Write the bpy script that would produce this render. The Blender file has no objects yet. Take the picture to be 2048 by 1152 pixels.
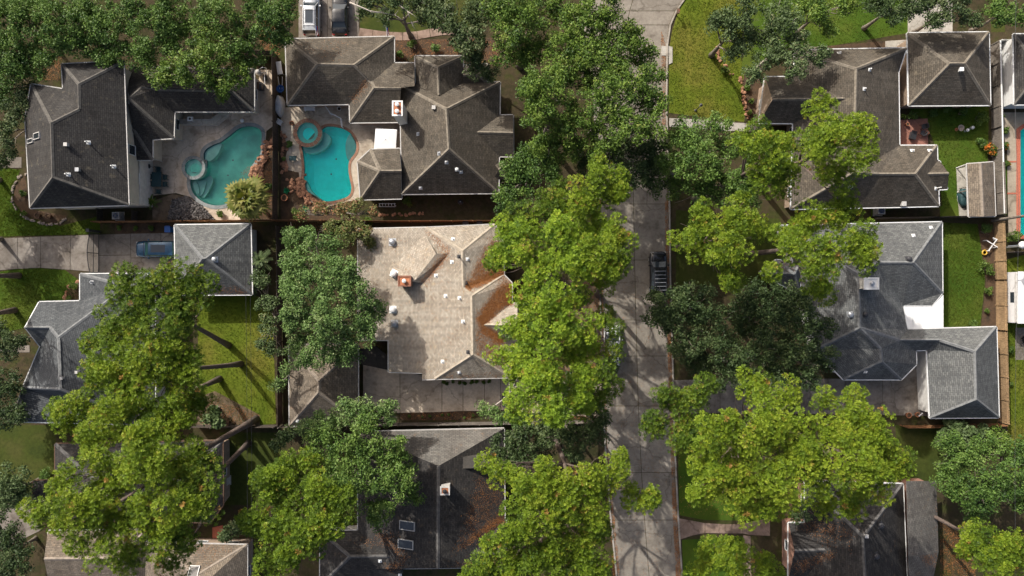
import bpy, bmesh, math, random
import numpy as np
from mathutils import Vector, Matrix
from mathutils.geometry import tessellate_polygon, intersect_ray_tri, intersect_line_line_2d
random.seed(7); rng = np.random.default_rng(11)
sc = bpy.context.scene; COL = sc.collection
# ------------------------------------------------------------------ camera, sky, sun, exposure
CAMH = 80.0; K = 17.0667
cd = bpy.data.cameras.new('camera'); cam = bpy.data.objects.new('camera', cd); COL.objects.link(cam)
cam.location = (0, 0, CAMH); cam.rotation_euler = (0, 0, 0)
cd.sensor_width = 36; cd.lens = 24; cd.clip_start = 0.5; cd.clip_end = 3000
sc.camera = cam
SUN_EL = math.radians(36); SUN_DIR = Vector((-0.61, 0.79, 0)).normalized()     # horizontal direction towards the sun
sunv = Vector((SUN_DIR.x*math.cos(SUN_EL), SUN_DIR.y*math.cos(SUN_EL), math.sin(SUN_EL)))
w = bpy.data.worlds.new('World'); sc.world = w; w.use_nodes = True
nt = w.node_tree; bg = nt.nodes['Background']
sky = nt.nodes.new('ShaderNodeTexSky'); sky.sky_type = 'NISHITA'; sky.sun_disc = False
sky.sun_elevation = SUN_EL; sky.sun_rotation = math.atan2(SUN_DIR.x, SUN_DIR.y)
nt.links.new(sky.outputs[0], bg.inputs[0]); bg.inputs[1].default_value = 0.15
sky.air_density = 0.8; sky.dust_density = 6.0; sky.ozone_density = 0.7
sl = bpy.data.lights.new('sun', 'SUN'); sl.energy = 4.6; sl.angle = math.radians(0.53); sl.color = (1.0, 0.96, 0.89)
so = bpy.data.objects.new('sun', sl); COL.objects.link(so)
so.rotation_euler = sunv.to_track_quat('Z', 'Y').to_euler()
sc.view_settings.view_transform = 'Standard'; sc.view_settings.look = 'None'
sc.view_settings.exposure = 0.12; sc.view_settings.gamma = 1.0; sc.view_settings.use_curve_mapping = False
sc.render.engine = 'CYCLES'; sc.cycles.max_bounces = 6; sc.cycles.transparent_max_bounces = 8
# ------------------------------------------------------------------ helpers
def P(X, Y, h=0.0):
    s = (CAMH - h)/CAMH/K
    return Vector(((X-1024)*s, -(Y-576)*s, h))
def PL(s, h=0.0): return [P(*map(float, p.split(',')), h) for p in s.split()]
def xy(s): return [tuple(map(float, p.split(','))) for p in s.split()]
def tag(o, label=None, cat=None, group=None, kind=None):
    if label: o['label'] = label
    if cat: o['category'] = cat
    if group: o['group'] = group
    if kind: o['kind'] = kind
    return o
def empty(name, loc, rz=0, label=None, cat=None, group=None, kind=None):
    o = bpy.data.objects.new(name, None); COL.objects.link(o); o.location = loc; o.rotation_euler = (0, 0, rz)
    o.empty_display_size = .2
    return tag(o, label, cat, group, kind)
def link(name, me, parent=None, loc=None, rz=0, world=True):
    """world=True: mesh is in world coordinates, so undo the parent's own placing"""
    o = bpy.data.objects.new(name, me); COL.objects.link(o)
    if parent is not None:
        o.parent = parent
        if world and parent.type == 'EMPTY':
            o.matrix_parent_inverse = (Matrix.Translation(parent.location) @ Matrix.Rotation(parent.rotation_euler.z, 4, 'Z')).inverted()
    if loc is not None: o.location = loc
    if rz: o.rotation_euler = (0, 0, rz)
    return o
class MB:
    def __init__(s): s.v = []; s.f = []; s.m = []; s.uv = {}
    def poly(s, pts, m=0, uv=None):
        i = len(s.v); s.v += [tuple(p) for p in pts]; s.f.append(list(range(i, i+len(pts)))); s.m.append(m)
        if uv: s.uv[len(s.f)-1] = uv
    def box(s, x0, y0, z0, x1, y1, z1, m=0, M=None):
        c = [(x0,y0,z0),(x1,y0,z0),(x1,y1,z0),(x0,y1,z0),(x0,y0,z1),(x1,y0,z1),(x1,y1,z1),(x0,y1,z1)]
        if M is not None: c = [tuple(M @ Vector(p)) for p in c]
        i = len(s.v); s.v += c
        for q in ((0,3,2,1),(4,5,6,7),(0,1,5,4),(1,2,6,5),(2,3,7,6),(3,0,4,7)):
            s.f.append([i+k for k in q]); s.m.append(m)
    def bar(s, a, b, wd, hg, m=0, up=Vector((0,0,1))):
        """square bar from a to b: wd across, hg high, its top centre on the line a-b"""
        a = Vector(a); b = Vector(b); d = (b-a)
        if d.length < 1e-6: return
        d.normalize(); side = d.cross(up)
        if side.length < 1e-4: side = Vector((1,0,0))
        side.normalize(); u = side.cross(d).normalized()
        i = len(s.v)
        for p in (a, b):
            for (sx, sz) in ((-1,-1),(1,-1),(1,0),(-1,0)): s.v.append(tuple(p + side*sx*wd/2 + u*sz*hg))
        for q in ((0,1,2,3),(4,7,6,5),(0,4,5,1),(1,5,6,2),(2,6,7,3),(3,7,4,0)): s.f.append([i+k for k in q]); s.m.append(m)
    def tube(s, pts, rad, n=6, m=0, caps=True):
        pts = [Vector(p) for p in pts]
        if not hasattr(rad, '__len__'): rad = [rad]*len(pts)
        i0 = len(s.v)
        for k, p in enumerate(pts):
            d = (pts[min(k+1, len(pts)-1)] - pts[max(k-1, 0)]).normalized()
            a = d.cross(Vector((0,0,1)) if abs(d.z) < .95 else Vector((1,0,0))).normalized(); b = d.cross(a)
            for j in range(n):
                t = 2*math.pi*j/n; s.v.append(tuple(p + (a*math.cos(t)+b*math.sin(t))*rad[k]))
        for k in range(len(pts)-1):
            for j in range(n):
                a0 = i0+k*n+j; a1 = i0+k*n+(j+1) % n
                s.f.append([a0, a1, a1+n, a0+n]); s.m.append(m)
        if caps:
            s.f.append([i0+j for j in range(n)][::-1]); s.m.append(m)
            s.f.append([i0+(len(pts)-1)*n+j for j in range(n)]); s.m.append(m)
    def lathe(s, c, prof, n=14, m=0):
        c = Vector(c); i0 = len(s.v)
        for (r, z) in prof:
            for j in range(n):
                t = 2*math.pi*j/n; s.v.append((c.x+r*math.cos(t), c.y+r*math.sin(t), c.z+z))
        for k in range(len(prof)-1):
            for j in range(n):
                a0 = i0+k*n+j; a1 = i0+k*n+(j+1) % n
                s.f.append([a0, a1, a1+n, a0+n]); s.m.append(m)
        s.f.append([i0+j for j in range(n)][::-1]); s.m.append(m)
        s.f.append([i0+(len(prof)-1)*n+j for j in range(n)]); s.m.append(m)
    def prism(s, pts, z0, z1, m=0):
        """polygon (any shape, 2D) extruded from z0 to z1"""
        pts = [Vector((p[0], p[1], 0)) for p in pts]
        if sum(pts[i-1].x*pts[i].y - pts[i].x*pts[i-1].y for i in range(len(pts))) < 0: pts.reverse()
        n = len(pts); i = len(s.v)
        s.v += [(p.x, p.y, z0) for p in pts] + [(p.x, p.y, z1) for p in pts]
        for t in tessellate_polygon([pts]):
            a, b, c = t
            if (pts[b]-pts[a]).cross(pts[c]-pts[a]).z < 0: b, c = c, b
            s.f.append([i+n+a, i+n+b, i+n+c]); s.m.append(m)
            s.f.append([i+c, i+b, i+a]); s.m.append(m)
        for k in range(n):
            s.f.append([i+k, i+(k+1) % n, i+n+(k+1) % n, i+n+k]); s.m.append(m)
    def mesh(s, name, mats, smooth=False):
        me = bpy.data.meshes.new(name); me.from_pydata(s.v, [], s.f)
        for mt in (mats if isinstance(mats, (list, tuple)) else [mats]): me.materials.append(mt)
        me.polygons.foreach_set('material_index', s.m)
        if s.uv:
            ul = me.uv_layers.new(name='UVMap')
            for fi, uv in s.uv.items():
                for k, li in enumerate(me.polygons[fi].loop_indices): ul.data[li].uv = uv[k]
        if smooth: me.polygons.foreach_set('use_smooth', [True]*len(me.polygons))
        me.update(); return me
    def build(s, name, mats, parent=None, smooth=False, world=True, **kw):
        return link(name, s.mesh(name, mats, smooth), parent, world=world, **kw)
def arrmesh(name, V, F, tint, mat):
    """big mesh from numpy: V (n,3), F (m,k) all faces of k corners, tint per face"""
    me = bpy.data.meshes.new(name); n, k = F.shape
    me.vertices.add(len(V)); me.vertices.foreach_set('co', np.ascontiguousarray(V, dtype=np.float32).ravel())
    me.loops.add(n*k); me.loops.foreach_set('vertex_index', np.ascontiguousarray(F, dtype=np.int32).ravel())
    me.polygons.add(n); me.polygons.foreach_set('loop_start', np.arange(0, n*k, k, dtype=np.int32))
    if tint is not None:
        a = me.attributes.new('tint', 'FLOAT', 'FACE'); a.data.foreach_set('value', np.ascontiguousarray(tint, dtype=np.float32))
    me.materials.append(mat); me.update(calc_edges=True); me.validate(); return me
def sheet(name, outline, z, mat, holes=(), parent=None, kind=None):
    loops = [[Vector((p[0], p[1], 0)) for p in outline]] + [[Vector((p[0], p[1], 0)) for p in h] for h in holes]
    flat = [p for l in loops for p in l]; mb = MB(); mb.v = [(p.x, p.y, z) for p in flat]
    for a, b, c in tessellate_polygon(loops):
        if (flat[b]-flat[a]).cross(flat[c]-flat[a]).z < 0: b, c = c, b
        mb.f.append([a, b, c]); mb.m.append(0)
    o = mb.build(name, mat, parent)
    if kind: o['kind'] = kind
    return o
def smooth_loop(pts, n=6):
    """closed Catmull-Rom through 2D/3D points"""
    out = []; N = len(pts)
    for i in range(N):
        p0, p1, p2, p3 = [Vector(pts[(i+k-1) % N]) for k in range(4)]
        for j in range(n):
            t = j/n; out.append(.5*((2*p1)+(p2-p0)*t+(2*p0-5*p1+4*p2-p3)*t*t+(3*p1-p0-3*p2+p3)*t**3))
    return out
def inset(pts, d):
    """polygon offset inwards by d (2D, miter); returns list of Vector2-like"""
    P2 = [Vector((p[0], p[1])) for p in pts]; n = len(P2)
    area = sum(P2[i-1].x*P2[i].y-P2[i].x*P2[i-1].y for i in range(n)); s = 1 if area > 0 else -1
    out = []
    for i in range(n):
        a, b, c = P2[i-1], P2[i], P2[(i+1) % n]
        e1 = (b-a).normalized(); e2 = (c-b).normalized()
        n1 = Vector((-e1.y, e1.x))*s; n2 = Vector((-e2.y, e2.x))*s
        m = n1+n2
        if m.length < .2: m = n1
        else: m = m/max(.35, m.dot(n1)*1.0) if False else m/(1+max(-.6, n1.dot(n2)))
        out.append(b+m*d)
    return out
# ------------------------------------------------------------------ materials
class NT:
    def __init__(s, name):
        s.m = bpy.data.materials.new(name); s.m.use_nodes = True; s.t = s.m.node_tree; s.b = s.t.nodes['Principled BSDF']
        s.out = s.t.nodes['Material Output']
    def n(s, typ, **kw):
        nd = s.t.nodes.new('ShaderNode'+typ)
        for k, v in kw.items():
            if k.startswith('i_'):
                key = k[2:]
                nd.inputs[int(key) if key.isdigit() else key.replace('_', ' ')].default_value = v
            else: setattr(nd, k, v)
        return nd
    def l(s, a, b): s.t.links.new(a, b)
    def ramp(s, fac, stops):
        r = s.n('ValToRGB'); e = r.color_ramp.elements
        while len(e) < len(stops): e.new(.5)
        for el, (p, c) in zip(e, stops): el.position = p; el.color = (*c, 1)
        s.l(fac, r.inputs[0]); return r.outputs[0]
    def mix(s, fac, a, b, mode='MIX'):
        x = s.n('MixRGB', blend_type=mode)
        for i, v in ((0, fac), (1, a), (2, b)):
            if hasattr(v, 'is_linked'): s.l(v, x.inputs[i])
            else: x.inputs[i].default_value = v if i == 0 else (*v, 1)
        return x.outputs[0]
    def bump(s, h, st=.3, dist=.02):
        b = s.n('Bump', i_Strength=st, i_Distance=dist); s.l(h, b.inputs['Height']); s.l(b.outputs[0], s.b.inputs['Normal'])
    def noise(s, co, scale, detail=3, rough=.55):
        x = s.n('TexNoise', i_Scale=scale, i_Detail=detail, i_Roughness=rough); s.l(co, x.inputs['Vector']); return x.outputs['Fac']
    def pos(s): return s.n('NewGeometry').outputs['Position']
MATS = {}
def plain(name, c, rough=.6, metal=0, spec=.3, var=.12, scale=3.0):
    if name in MATS: return MATS[name]
    t = NT(name); co = t.pos()
    f = t.noise(co, scale, 4)
    lo = tuple(x*(1-var) for x in c); hi = tuple(min(1, x*(1+var)) for x in c)
    t.l(t.ramp(f, [(.3, lo), (.7, hi)]), t.b.inputs['Base Color'])
    t.b.inputs['Roughness'].default_value = rough; t.b.inputs['Metallic'].default_value = metal
    t.b.inputs['Specular IOR Level'].default_value = spec
    MATS[name] = t.m; return t.m
def shingle(name, c1, c2, stain, row=.19, width=.42, stain_amt=.5, light=None):
    t = NT(name); uv = t.n('UVMap').outputs[0]; co = t.pos()
    br = t.n('TexBrick', i_Scale=1.0, offset=.5); br.inputs['Brick Width'].default_value = width; br.inputs['Row Height'].default_value = row
    br.inputs['Mortar Size'].default_value = .022; br.inputs['Mortar Smooth'].default_value = .3; br.inputs['Bias'].default_value = 0
    br.inputs['Color1'].default_value = (*c1, 1); br.inputs['Color2'].default_value = (*c2, 1)
    br.inputs['Mortar'].default_value = (*[x*.45 for x in c1], 1)
    t.l(uv, br.inputs['Vector'])
    f1 = t.noise(co, .35, 5, .6); f2 = t.noise(co, 5.5, 3, .6)
    s1 = t.ramp(f1, [(.38, (1, 1, 1)), (.66, stain)])
    col = t.mix(stain_amt, br.outputs['Color'], s1, 'MULTIPLY')
    col = t.mix(.55, col, t.ramp(f2, [(.25, (.62, .62, .62)), (.75, (1.3, 1.28, 1.25))]), 'MULTIPLY')
    # streaks running down the slope
    mp = t.n('Mapping'); mp.inputs['Scale'].default_value = (2.2, .12, 1); t.l(uv, mp.inputs['Vector'])
    f3 = t.noise(mp.outputs[0], 1.0, 4, .6)
    col = t.mix(.5, col, t.ramp(f3, [(.3, (.58, .58, .58)), (.7, (1.25, 1.24, 1.22))]), 'MULTIPLY')
    if light:       # lichen and worn granules
        f4 = t.noise(co, 1.3, 6, .7); col = t.mix(t.ramp(f4, [(.58, (0, 0, 0)), (.72, (.55, .55, .55))]), col, light)
    t.l(col, t.b.inputs['Base Color']); t.b.inputs['Roughness'].default_value = .95; t.b.inputs['Specular IOR Level'].default_value = .15
    t.bump(br.outputs['Fac'], .5, -.03)
    return t.m
def leafmat(name, stops, transl=.22, rough=.55):
    t = NT(name); a = t.n('Attribute', attribute_name='tint').outputs['Fac']
    col = t.ramp(a, stops)
    t.l(col, t.b.inputs['Base Color']); t.b.inputs['Roughness'].default_value = rough; t.b.inputs['Specular IOR Level'].default_value = .25
    tr = t.n('BsdfTranslucent'); t.l(t.mix(1.0, col, (1.0, 1.0, .5), 'MULTIPLY'), tr.inputs['Color'])
    mx = t.n('MixShader'); mx.inputs[0].default_value = transl
    t.l(t.b.outputs[0], mx.inputs[1]); t.l(tr.outputs[0], mx.inputs[2]); t.l(mx.outputs[0], t.out.inputs['Surface'])
    return t.m
def groundmat(name, cols, s1=.25, s2=2.5, s3=30, fine=.5, mid=.6, bmp=.6):
    t = NT(name); co = t.pos()
    f1 = t.noise(co, s1, 5, .6); f2 = t.noise(co, s2, 5, .65); f3 = t.noise(co, s3, 3, .6)
    col = t.ramp(f1, [(.36, cols[0]), (.5, cols[1]), (.64, cols[2])])
    col = t.mix(mid, col, t.ramp(f2, [(.3, (.6, .62, .6)), (.7, (1.35, 1.3, 1.2))]), 'MULTIPLY')
    col = t.mix(fine, col, t.ramp(f3, [(.3, (.55, .55, .55)), (.7, (1.4, 1.4, 1.4))]), 'MULTIPLY')
    t.l(col, t.b.inputs['Base Color']); t.b.inputs['Roughness'].default_value = .95; t.b.inputs['Specular IOR Level'].default_value = .1
    t.bump(f3, bmp, .05); return t.m
def concretemat(name, c, stain=(.5, .46, .4), rust=None):
    t = NT(name); co = t.pos(); rnd = t.n('ObjectInfo').outputs['Random']
    f1 = t.noise(co, .45, 6, .65); f2 = t.noise(co, 3.0, 5, .7); f3 = t.noise(co, 25, 3)
    base = t.ramp(rnd, [(0, tuple(x*.88 for x in c)), (1, tuple(x*1.1 for x in c))])
    col = t.mix(.75, base, t.ramp(f1, [(.36, stain), (.6, (1.08, 1.07, 1.05))]), 'MULTIPLY')
    col = t.mix(.6, col, t.ramp(f2, [(.3, (.68, .66, .64)), (.65, (1.12, 1.12, 1.1))]), 'MULTIPLY')
    col = t.mix(.35, col, t.ramp(f3, [(.3, (.7, .7, .7)), (.7, (1.2, 1.2, 1.2))]), 'MULTIPLY')
    vo = t.n('TexVoronoi', feature='DISTANCE_TO_EDGE', i_Scale=.16); wn = t.n('TexNoise', i_Scale=.9, i_Detail=4); t.l(co, wn.inputs['Vector'])
    va = t.n('VectorMath', operation='MULTIPLY_ADD'); va.inputs[1].default_value = (1.6, 1.6, 0); t.l(wn.outputs['Color'], va.inputs[0]); t.l(co, va.inputs[2]); t.l(va.outputs[0], vo.inputs['Vector'])
    col = t.mix(.55, col, t.ramp(vo.outputs['Distance'], [(.0, (.35, .33, .31)), (.012, (1, 1, 1))]), 'MULTIPLY')
    f5 = t.noise(co, .9, 2); col = t.mix(.5, col, t.ramp(f5, [(.30, (.55, .53, .52)), (.40, (1, 1, 1))]), 'MULTIPLY')
    t.l(col, t.b.inputs['Base Color']); t.b.inputs['Roughness'].default_value = .9; t.b.inputs['Specular IOR Level'].default_value = .2
    t.bump(f3, .25, .01); return t.m
def woodmat(name, c):
    t = NT(name); co = t.pos(); rnd = t.n('ObjectInfo').outputs['Random']
    mp = t.n('Mapping'); mp.inputs['Scale'].default_value = (6, 6, 1); t.l(co, mp.inputs['Vector'])
    f = t.noise(mp.outputs[0], 2.0, 4); f2 = t.noise(co, .6, 4)
    col = t.ramp(f, [(.3, tuple(x*.6 for x in c)), (.7, tuple(x*1.3 for x in c))])
    col = t.mix(.5, col, t.ramp(f2, [(.35, (.55, .55, .55)), (.65, (1.2, 1.2, 1.2))]), 'MULTIPLY')
    t.l(col, t.b.inputs['Base Color']); t.b.inputs['Roughness'].default_value = .85; t.b.inputs['Specular IOR Level'].default_value = .15; return t.m
def brickmat(name, c1, c2, mortar, bw=.22, rh=.075):
    t = NT(name); co = t.n('TexCoord').outputs['Object']
    # box mapping: x+y along the wall, z up
    sp = t.n('SeparateXYZ'); t.l(co, sp.inputs[0]); ad = t.n('Math', operation='ADD'); t.l(sp.outputs[0], ad.inputs[0]); t.l(sp.outputs[1], ad.inputs[1])
    cb = t.n('CombineXYZ'); t.l(ad.outputs[0], cb.inputs[0]); t.l(sp.outputs[2], cb.inputs[1])
    br = t.n('TexBrick', i_Scale=1.0); br.inputs['Brick Width'].default_value = bw; br.inputs['Row Height'].default_value = rh; br.inputs['Mortar Size'].default_value = .008
    for k, c in (('Color1', c1), ('Color2', c2), ('Mortar', mortar)): br.inputs[k].default_value = (*c, 1)
    t.l(cb.outputs[0], br.inputs['Vector'])
    col = t.mix(.5, br.outputs['Color'], t.ramp(t.noise(t.pos(), 2.0, 4), [(.3, (.6, .6, .6)), (.7, (1.2, 1.2, 1.2))]), 'MULTIPLY')
    t.l(col, t.b.inputs['Base Color']); t.b.inputs['Roughness'].default_value = .9; t.bump(br.outputs['Fac'], .4, -.01); return t.m
def barkmat(name, c):
    t = NT(name); co = t.pos(); f = t.noise(co, 5, 6, .7); f2 = t.noise(co, 1.2, 3)
    col = t.ramp(f, [(.3, tuple(x*.45 for x in c)), (.7, tuple(x*1.35 for x in c))])
    t.l(t.mix(.4, col, t.ramp(f2, [(.3, (.6, .6, .6)), (.7, (1.2, 1.2, 1.2))]), 'MULTIPLY'), t.b.inputs['Base Color'])
    t.b.inputs['Roughness'].default_value = .95; t.bump(f, .8, .05); return t.m
def glassmat(name, c=(.03, .04, .05)):
    t = NT(name); t.b.inputs['Base Color'].default_value = (*c, 1); t.b.inputs['Roughness'].default_value = .06; t.b.inputs['Specular IOR Level'].default_value = .7; return t.m
def paintmat(name, c, rough=.25, metal=.3):
    t = NT(name); co = t.pos(); f = t.noise(co, 4, 3)
    t.l(t.ramp(f, [(.3, tuple(x*.85 for x in c)), (.7, tuple(x*1.1 for x in c))]), t.b.inputs['Base Color'])
    t.b.inputs['Roughness'].default_value = rough; t.b.inputs['Metallic'].default_value = metal; t.b.inputs['Coat Weight'].default_value = .6; t.b.inputs['Coat Roughness'].default_value = .08; return t.m
def watermat(name, tint):
    t = NT(name); t.t.nodes.remove(t.b)
    co = t.pos(); f = t.noise(co, 3.0, 3); bp = t.n('Bump', i_Strength=.6, i_Distance=.05); t.l(f, bp.inputs['Height'])
    tr = t.n('BsdfTransparent'); tr.inputs[0].default_value = (*tint, 1)
    gl = t.n('BsdfGlossy'); gl.inputs['Roughness'].default_value = .03; t.l(bp.outputs[0], gl.inputs['Normal'])
    fr = t.n('Fresnel', i_IOR=1.33); t.l(bp.outputs[0], fr.inputs['Normal'])
    mx = t.n('MixShader'); t.l(fr.outputs[0], mx.inputs[0]); t.l(tr.outputs[0], mx.inputs[1]); t.l(gl.outputs[0], mx.inputs[2]); t.l(mx.outputs[0], t.out.inputs['Surface'])
    return t.m
M = dict(
    roof_a=shingle('dark brown shingles', (.078,.074,.07), (.052,.05,.049), (.55,.52,.5), light=(.2,.17,.12)),
    roof_b=shingle('weathered brown shingles', (.15,.13,.105), (.095,.085,.07), (.55,.5,.45), light=(.24,.2,.14)),
    roof_lot=shingle('tan shingles', (.53,.475,.395), (.35,.305,.25), (.78,.72,.66), row=.15, width=.3, stain_amt=.6, light=(.48,.36,.2)),
    roof_g=shingle('grey shingles', (.19,.195,.19), (.115,.12,.122), (.7,.7,.7), stain_amt=.5),
    roof_s=shingle('slate grey shingles', (.135,.143,.148), (.085,.092,.098), (.7,.7,.72)),
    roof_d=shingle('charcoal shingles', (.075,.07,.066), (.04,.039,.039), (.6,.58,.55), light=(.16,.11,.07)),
    roof_e=shingle('pale and sunlit charcoal shingles', (.19,.18,.165), (.13,.125,.115), (.65,.6,.58), light=(.2,.13,.08)),
    roof_t=shingle('light brown shingles', (.25,.21,.165), (.16,.135,.11), (.65,.6,.55), light=(.3,.2,.12)),
    ridge_a=plain('ridge dark', (.115,.107,.095), .95, var=.3), ridge_b=plain('ridge brown', (.19,.165,.13), .95, var=.3), ridge_lot=plain('ridge tan', (.40,.345,.27), .95, var=.25),
    ridge_g=plain('ridge grey', (.175,.18,.18), .95, var=.25), ridge_d=plain('ridge charcoal', (.11,.105,.10), .95, var=.3), ridge_t=plain('ridge light brown', (.25,.21,.17), .95, var=.25),
    stucco=plain('cream stucco', (.6,.54,.44), .9, var=.1, scale=1.5), stucco_w=plain('white stucco', (.62,.6,.56), .9, var=.12, scale=2),
    wall_br=brickmat('red brick', (.3,.12,.07), (.22,.09,.055), (.35,.32,.28)), wall_tan=brickmat('tan brick', (.36,.25,.17), (.28,.19,.13), (.4,.36,.3)),
    siding=plain('grey siding', (.42,.42,.4), .8, var=.1), white=plain('white paint', (.72,.72,.7), .5, var=.08), trim=plain('weathered trim', (.5,.48,.45), .6, var=.15),
    metal=plain('galvanised metal', (.45,.46,.47), .4, .7, .5), dark=plain('black rubber', (.025,.025,.027), .6), char=plain('charcoal metal', (.06,.06,.065), .45, .3),
    brown=plain('brown paint', (.12,.07,.045), .7), blue=plain('blue plastic', (.02,.09,.3), .4), red=plain('red cloth', (.35,.03,.03), .8), terra=plain('terracotta', (.4,.16,.08), .8, var=.2),
    green=plain('green plastic', (.02,.25,.1), .4), tarp=plain('grey tarp', (.42,.44,.46), .6, var=.1), canvas=plain('white canvas', (.8,.8,.78), .8, var=.04),
    conc=concretemat('grey concrete', (.25,.235,.21), (.55,.52,.5)), conc_w=concretemat('pale concrete', (.42,.4,.36), (.75,.72,.68)), conc_lot=concretemat('tan concrete', (.62,.53,.43), (.7,.65,.6)),
    conc_st=concretemat('stained dark concrete', (.25,.225,.2), (.5,.46,.42)), road=concretemat('street concrete', (.27,.243,.207), (.68,.65,.62)), kerb=concretemat('kerb concrete', (.36,.33,.29)),
    deck=concretemat('pebble pool deck', (.54,.455,.365), (.62,.57,.52)), deck2=concretemat('worn pool deck', (.45,.39,.315), (.6,.55,.5)), deck3=concretemat('buff deck', (.42,.36,.28), (.8,.77,.72)), cope=concretemat('grey coping stone', (.25,.27,.27), (.7,.7,.7)), cope_b=brickmat('brick coping', (.33,.17,.10), (.26,.14,.09), (.33,.3,.27), .25, .1),
    cope_r=plain('red brick coping', (.42,.13,.08), .85, var=.25, scale=8), flag=concretemat('pinkish flagstone', (.3,.22,.18)),
    plaster=plain('turquoise plaster', (.05,.95,.87), .7, var=.08, scale=1.2), plaster_b=plain('green blue plaster', (.27,.70,.57), .7, var=.25, scale=.5), plaster_l=plain('pale plaster', (.36,.56,.5), .7, var=.2, scale=1),
    tile=plain('blue grey pool tile', (.05,.16,.2), .3, var=.35, scale=9),
    water=watermat('pool water', (.7,.99,.97)), water_b=watermat('pool water still', (.78,.97,.95)),
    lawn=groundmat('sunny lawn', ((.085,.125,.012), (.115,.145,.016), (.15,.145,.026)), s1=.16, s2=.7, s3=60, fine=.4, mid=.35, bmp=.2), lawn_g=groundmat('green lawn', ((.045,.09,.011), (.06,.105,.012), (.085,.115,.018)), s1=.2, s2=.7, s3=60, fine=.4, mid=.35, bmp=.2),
    lawn_d=groundmat('shaded lawn', ((.035,.05,.012), (.05,.065,.014), (.065,.07,.02))), soil=groundmat('soil and leaf litter', ((.04,.04,.018), (.065,.05,.03), (.05,.055,.018)), s1=.5),  # shaded lawn: the shade is put into its darker grass colour
    dirt=groundmat('bare dirt', ((.17,.125,.085), (.13,.095,.065), (.21,.16,.115)), s1=.6), mulch=groundmat('bark mulch', ((.07,.05,.035), (.10,.065,.042), (.055,.042,.032)), s1=.8),
    fence_d=woodmat('dark fence wood', (.085,.07,.06)), fence_o=woodmat('orange cedar', (.26,.135,.065)), fence_g=woodmat('grey fence wood', (.2,.175,.15)), fence_t=woodmat('tan cedar', (.34,.23,.13)),
    rock=plain('red brown rock', (.33,.17,.10), .9, var=.45, scale=2.2), rock_g=plain('grey stone', (.24,.2,.17), .9, var=.4, scale=2.5), bark=barkmat('pine bark', (.145,.108,.09)), bark_o=barkmat('oak bark', (.2,.17,.14)), bark_w=barkmat('bleached branch', (.45,.4,.35)),
    glass=glassmat('window glass'), glass_g=glassmat('green tinted windscreen', (.03,.12,.10)), glass_b=glassmat('skylight glass', (.025,.03,.035)),
    p_black=paintmat('black car paint', (.012,.013,.015)), p_blue=paintmat('dark blue car paint', (.02,.075,.14)), p_silver=paintmat('silver car paint', (.42,.44,.46), .3, .5), p_white=paintmat('white car paint', (.75,.75,.75), .3, 0), lamp=plain('lamp lens', (.6,.6,.58), .2), tail=plain('tail lamp red', (.3,.01,.01), .25),
    needles=None)
G = lambda a, b, c, d: [(0, a), (.4, b), (.8, c), (.96, d)]
M['needles'] = leafmat('fallen pine needles', [(0,(.16,.06,.022)),(.5,(.34,.125,.03)),(1,(.46,.24,.10))], .05)
M['pine'] = leafmat('pine needles yellow green', [(0, (0.0475, 0.0905, 0.0113)), (0.4, (0.1267, 0.201, 0.015)), (0.65, (0.1848, 0.2666, 0.0188)), (0.9, (0.2482, 0.3117, 0.0263)), (0.97, (0.3169, 0.191, 0.047))])
M['pine_lot'] = leafmat('pine needles bright', [(0, (0.0676, 0.1331, 0.0146)), (0.4, (0.1871, 0.2919, 0.023)), (0.65, (0.2703, 0.379, 0.0293)), (0.9, (0.3534, 0.4302, 0.0418)), (0.97, (0.4158, 0.2766, 0.0731))])
M['pine_dk'] = leafmat('pine needles green', [(0, (0.0371, 0.0755, 0.0123)), (0.4, (0.095, 0.1608, 0.015)), (0.65, (0.1427, 0.2111, 0.0188)), (0.9, (0.2006, 0.2513, 0.0263)), (0.97, (0.2747, 0.1608, 0.047))])
M['oak'] = leafmat('oak leaves', [(0, (0.027, 0.0616, 0.0154)), (0.4, (0.0734, 0.14, 0.0264)), (0.7, (0.1188, 0.2016, 0.0374)), (1, (0.1728, 0.2464, 0.0605))], .18)
M['oak_dk'] = leafmat('dark oak leaves', [(0, (0.018, 0.036, 0.013)), (0.4, (0.05, 0.084, 0.027)), (0.7, (0.085, 0.125, 0.042)), (1, (0.14, 0.17, 0.075))], .18)
M['oak_lt'] = leafmat('yellow green leaves', [(0, (0.0308, 0.067, 0.0125)), (0.4, (0.0923, 0.1626, 0.023)), (0.7, (0.1539, 0.2316, 0.0355)), (1, (0.2257, 0.276, 0.0627))], .18)
M['oak_lot'] = leafmat('fresh oak leaves', [(0, (0.046, 0.088, 0.025)), (0.4, (0.1104, 0.1936, 0.05)), (0.7, (0.1748, 0.264, 0.08)), (1, (0.2576, 0.3168, 0.13))], .18)
M['oak_gr'] = leafmat('grey green leaves', [(0, (0.0483, 0.0794, 0.0261)), (0.5, (0.0897, 0.1349, 0.0475)), (0.95, (0.1518, 0.2063, 0.0832)), (1, (0.2208, 0.2222, 0.1069))], .18)
M['bush'] = leafmat('shrub leaves', [(0, (0.048, 0.096, 0.0168)), (0.5, (0.09, 0.15, 0.024)), (1, (0.156, 0.204, 0.036))], .18)
M['flower'] = leafmat('shrub with orange flowers', [(0,(.04,.09,.016)),(.5,(.09,.15,.025)),(.7,(.13,.15,.03)),(.82,(.6,.14,.02)),(1,(.7,.22,.03))], .25)
M['myrtle'] = leafmat('myrtle leaves and seed heads', [(0,(.08,.12,.025)),(.5,(.14,.17,.05)),(.7,(.22,.17,.07)),(1,(.35,.14,.08))], .18)
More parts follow.
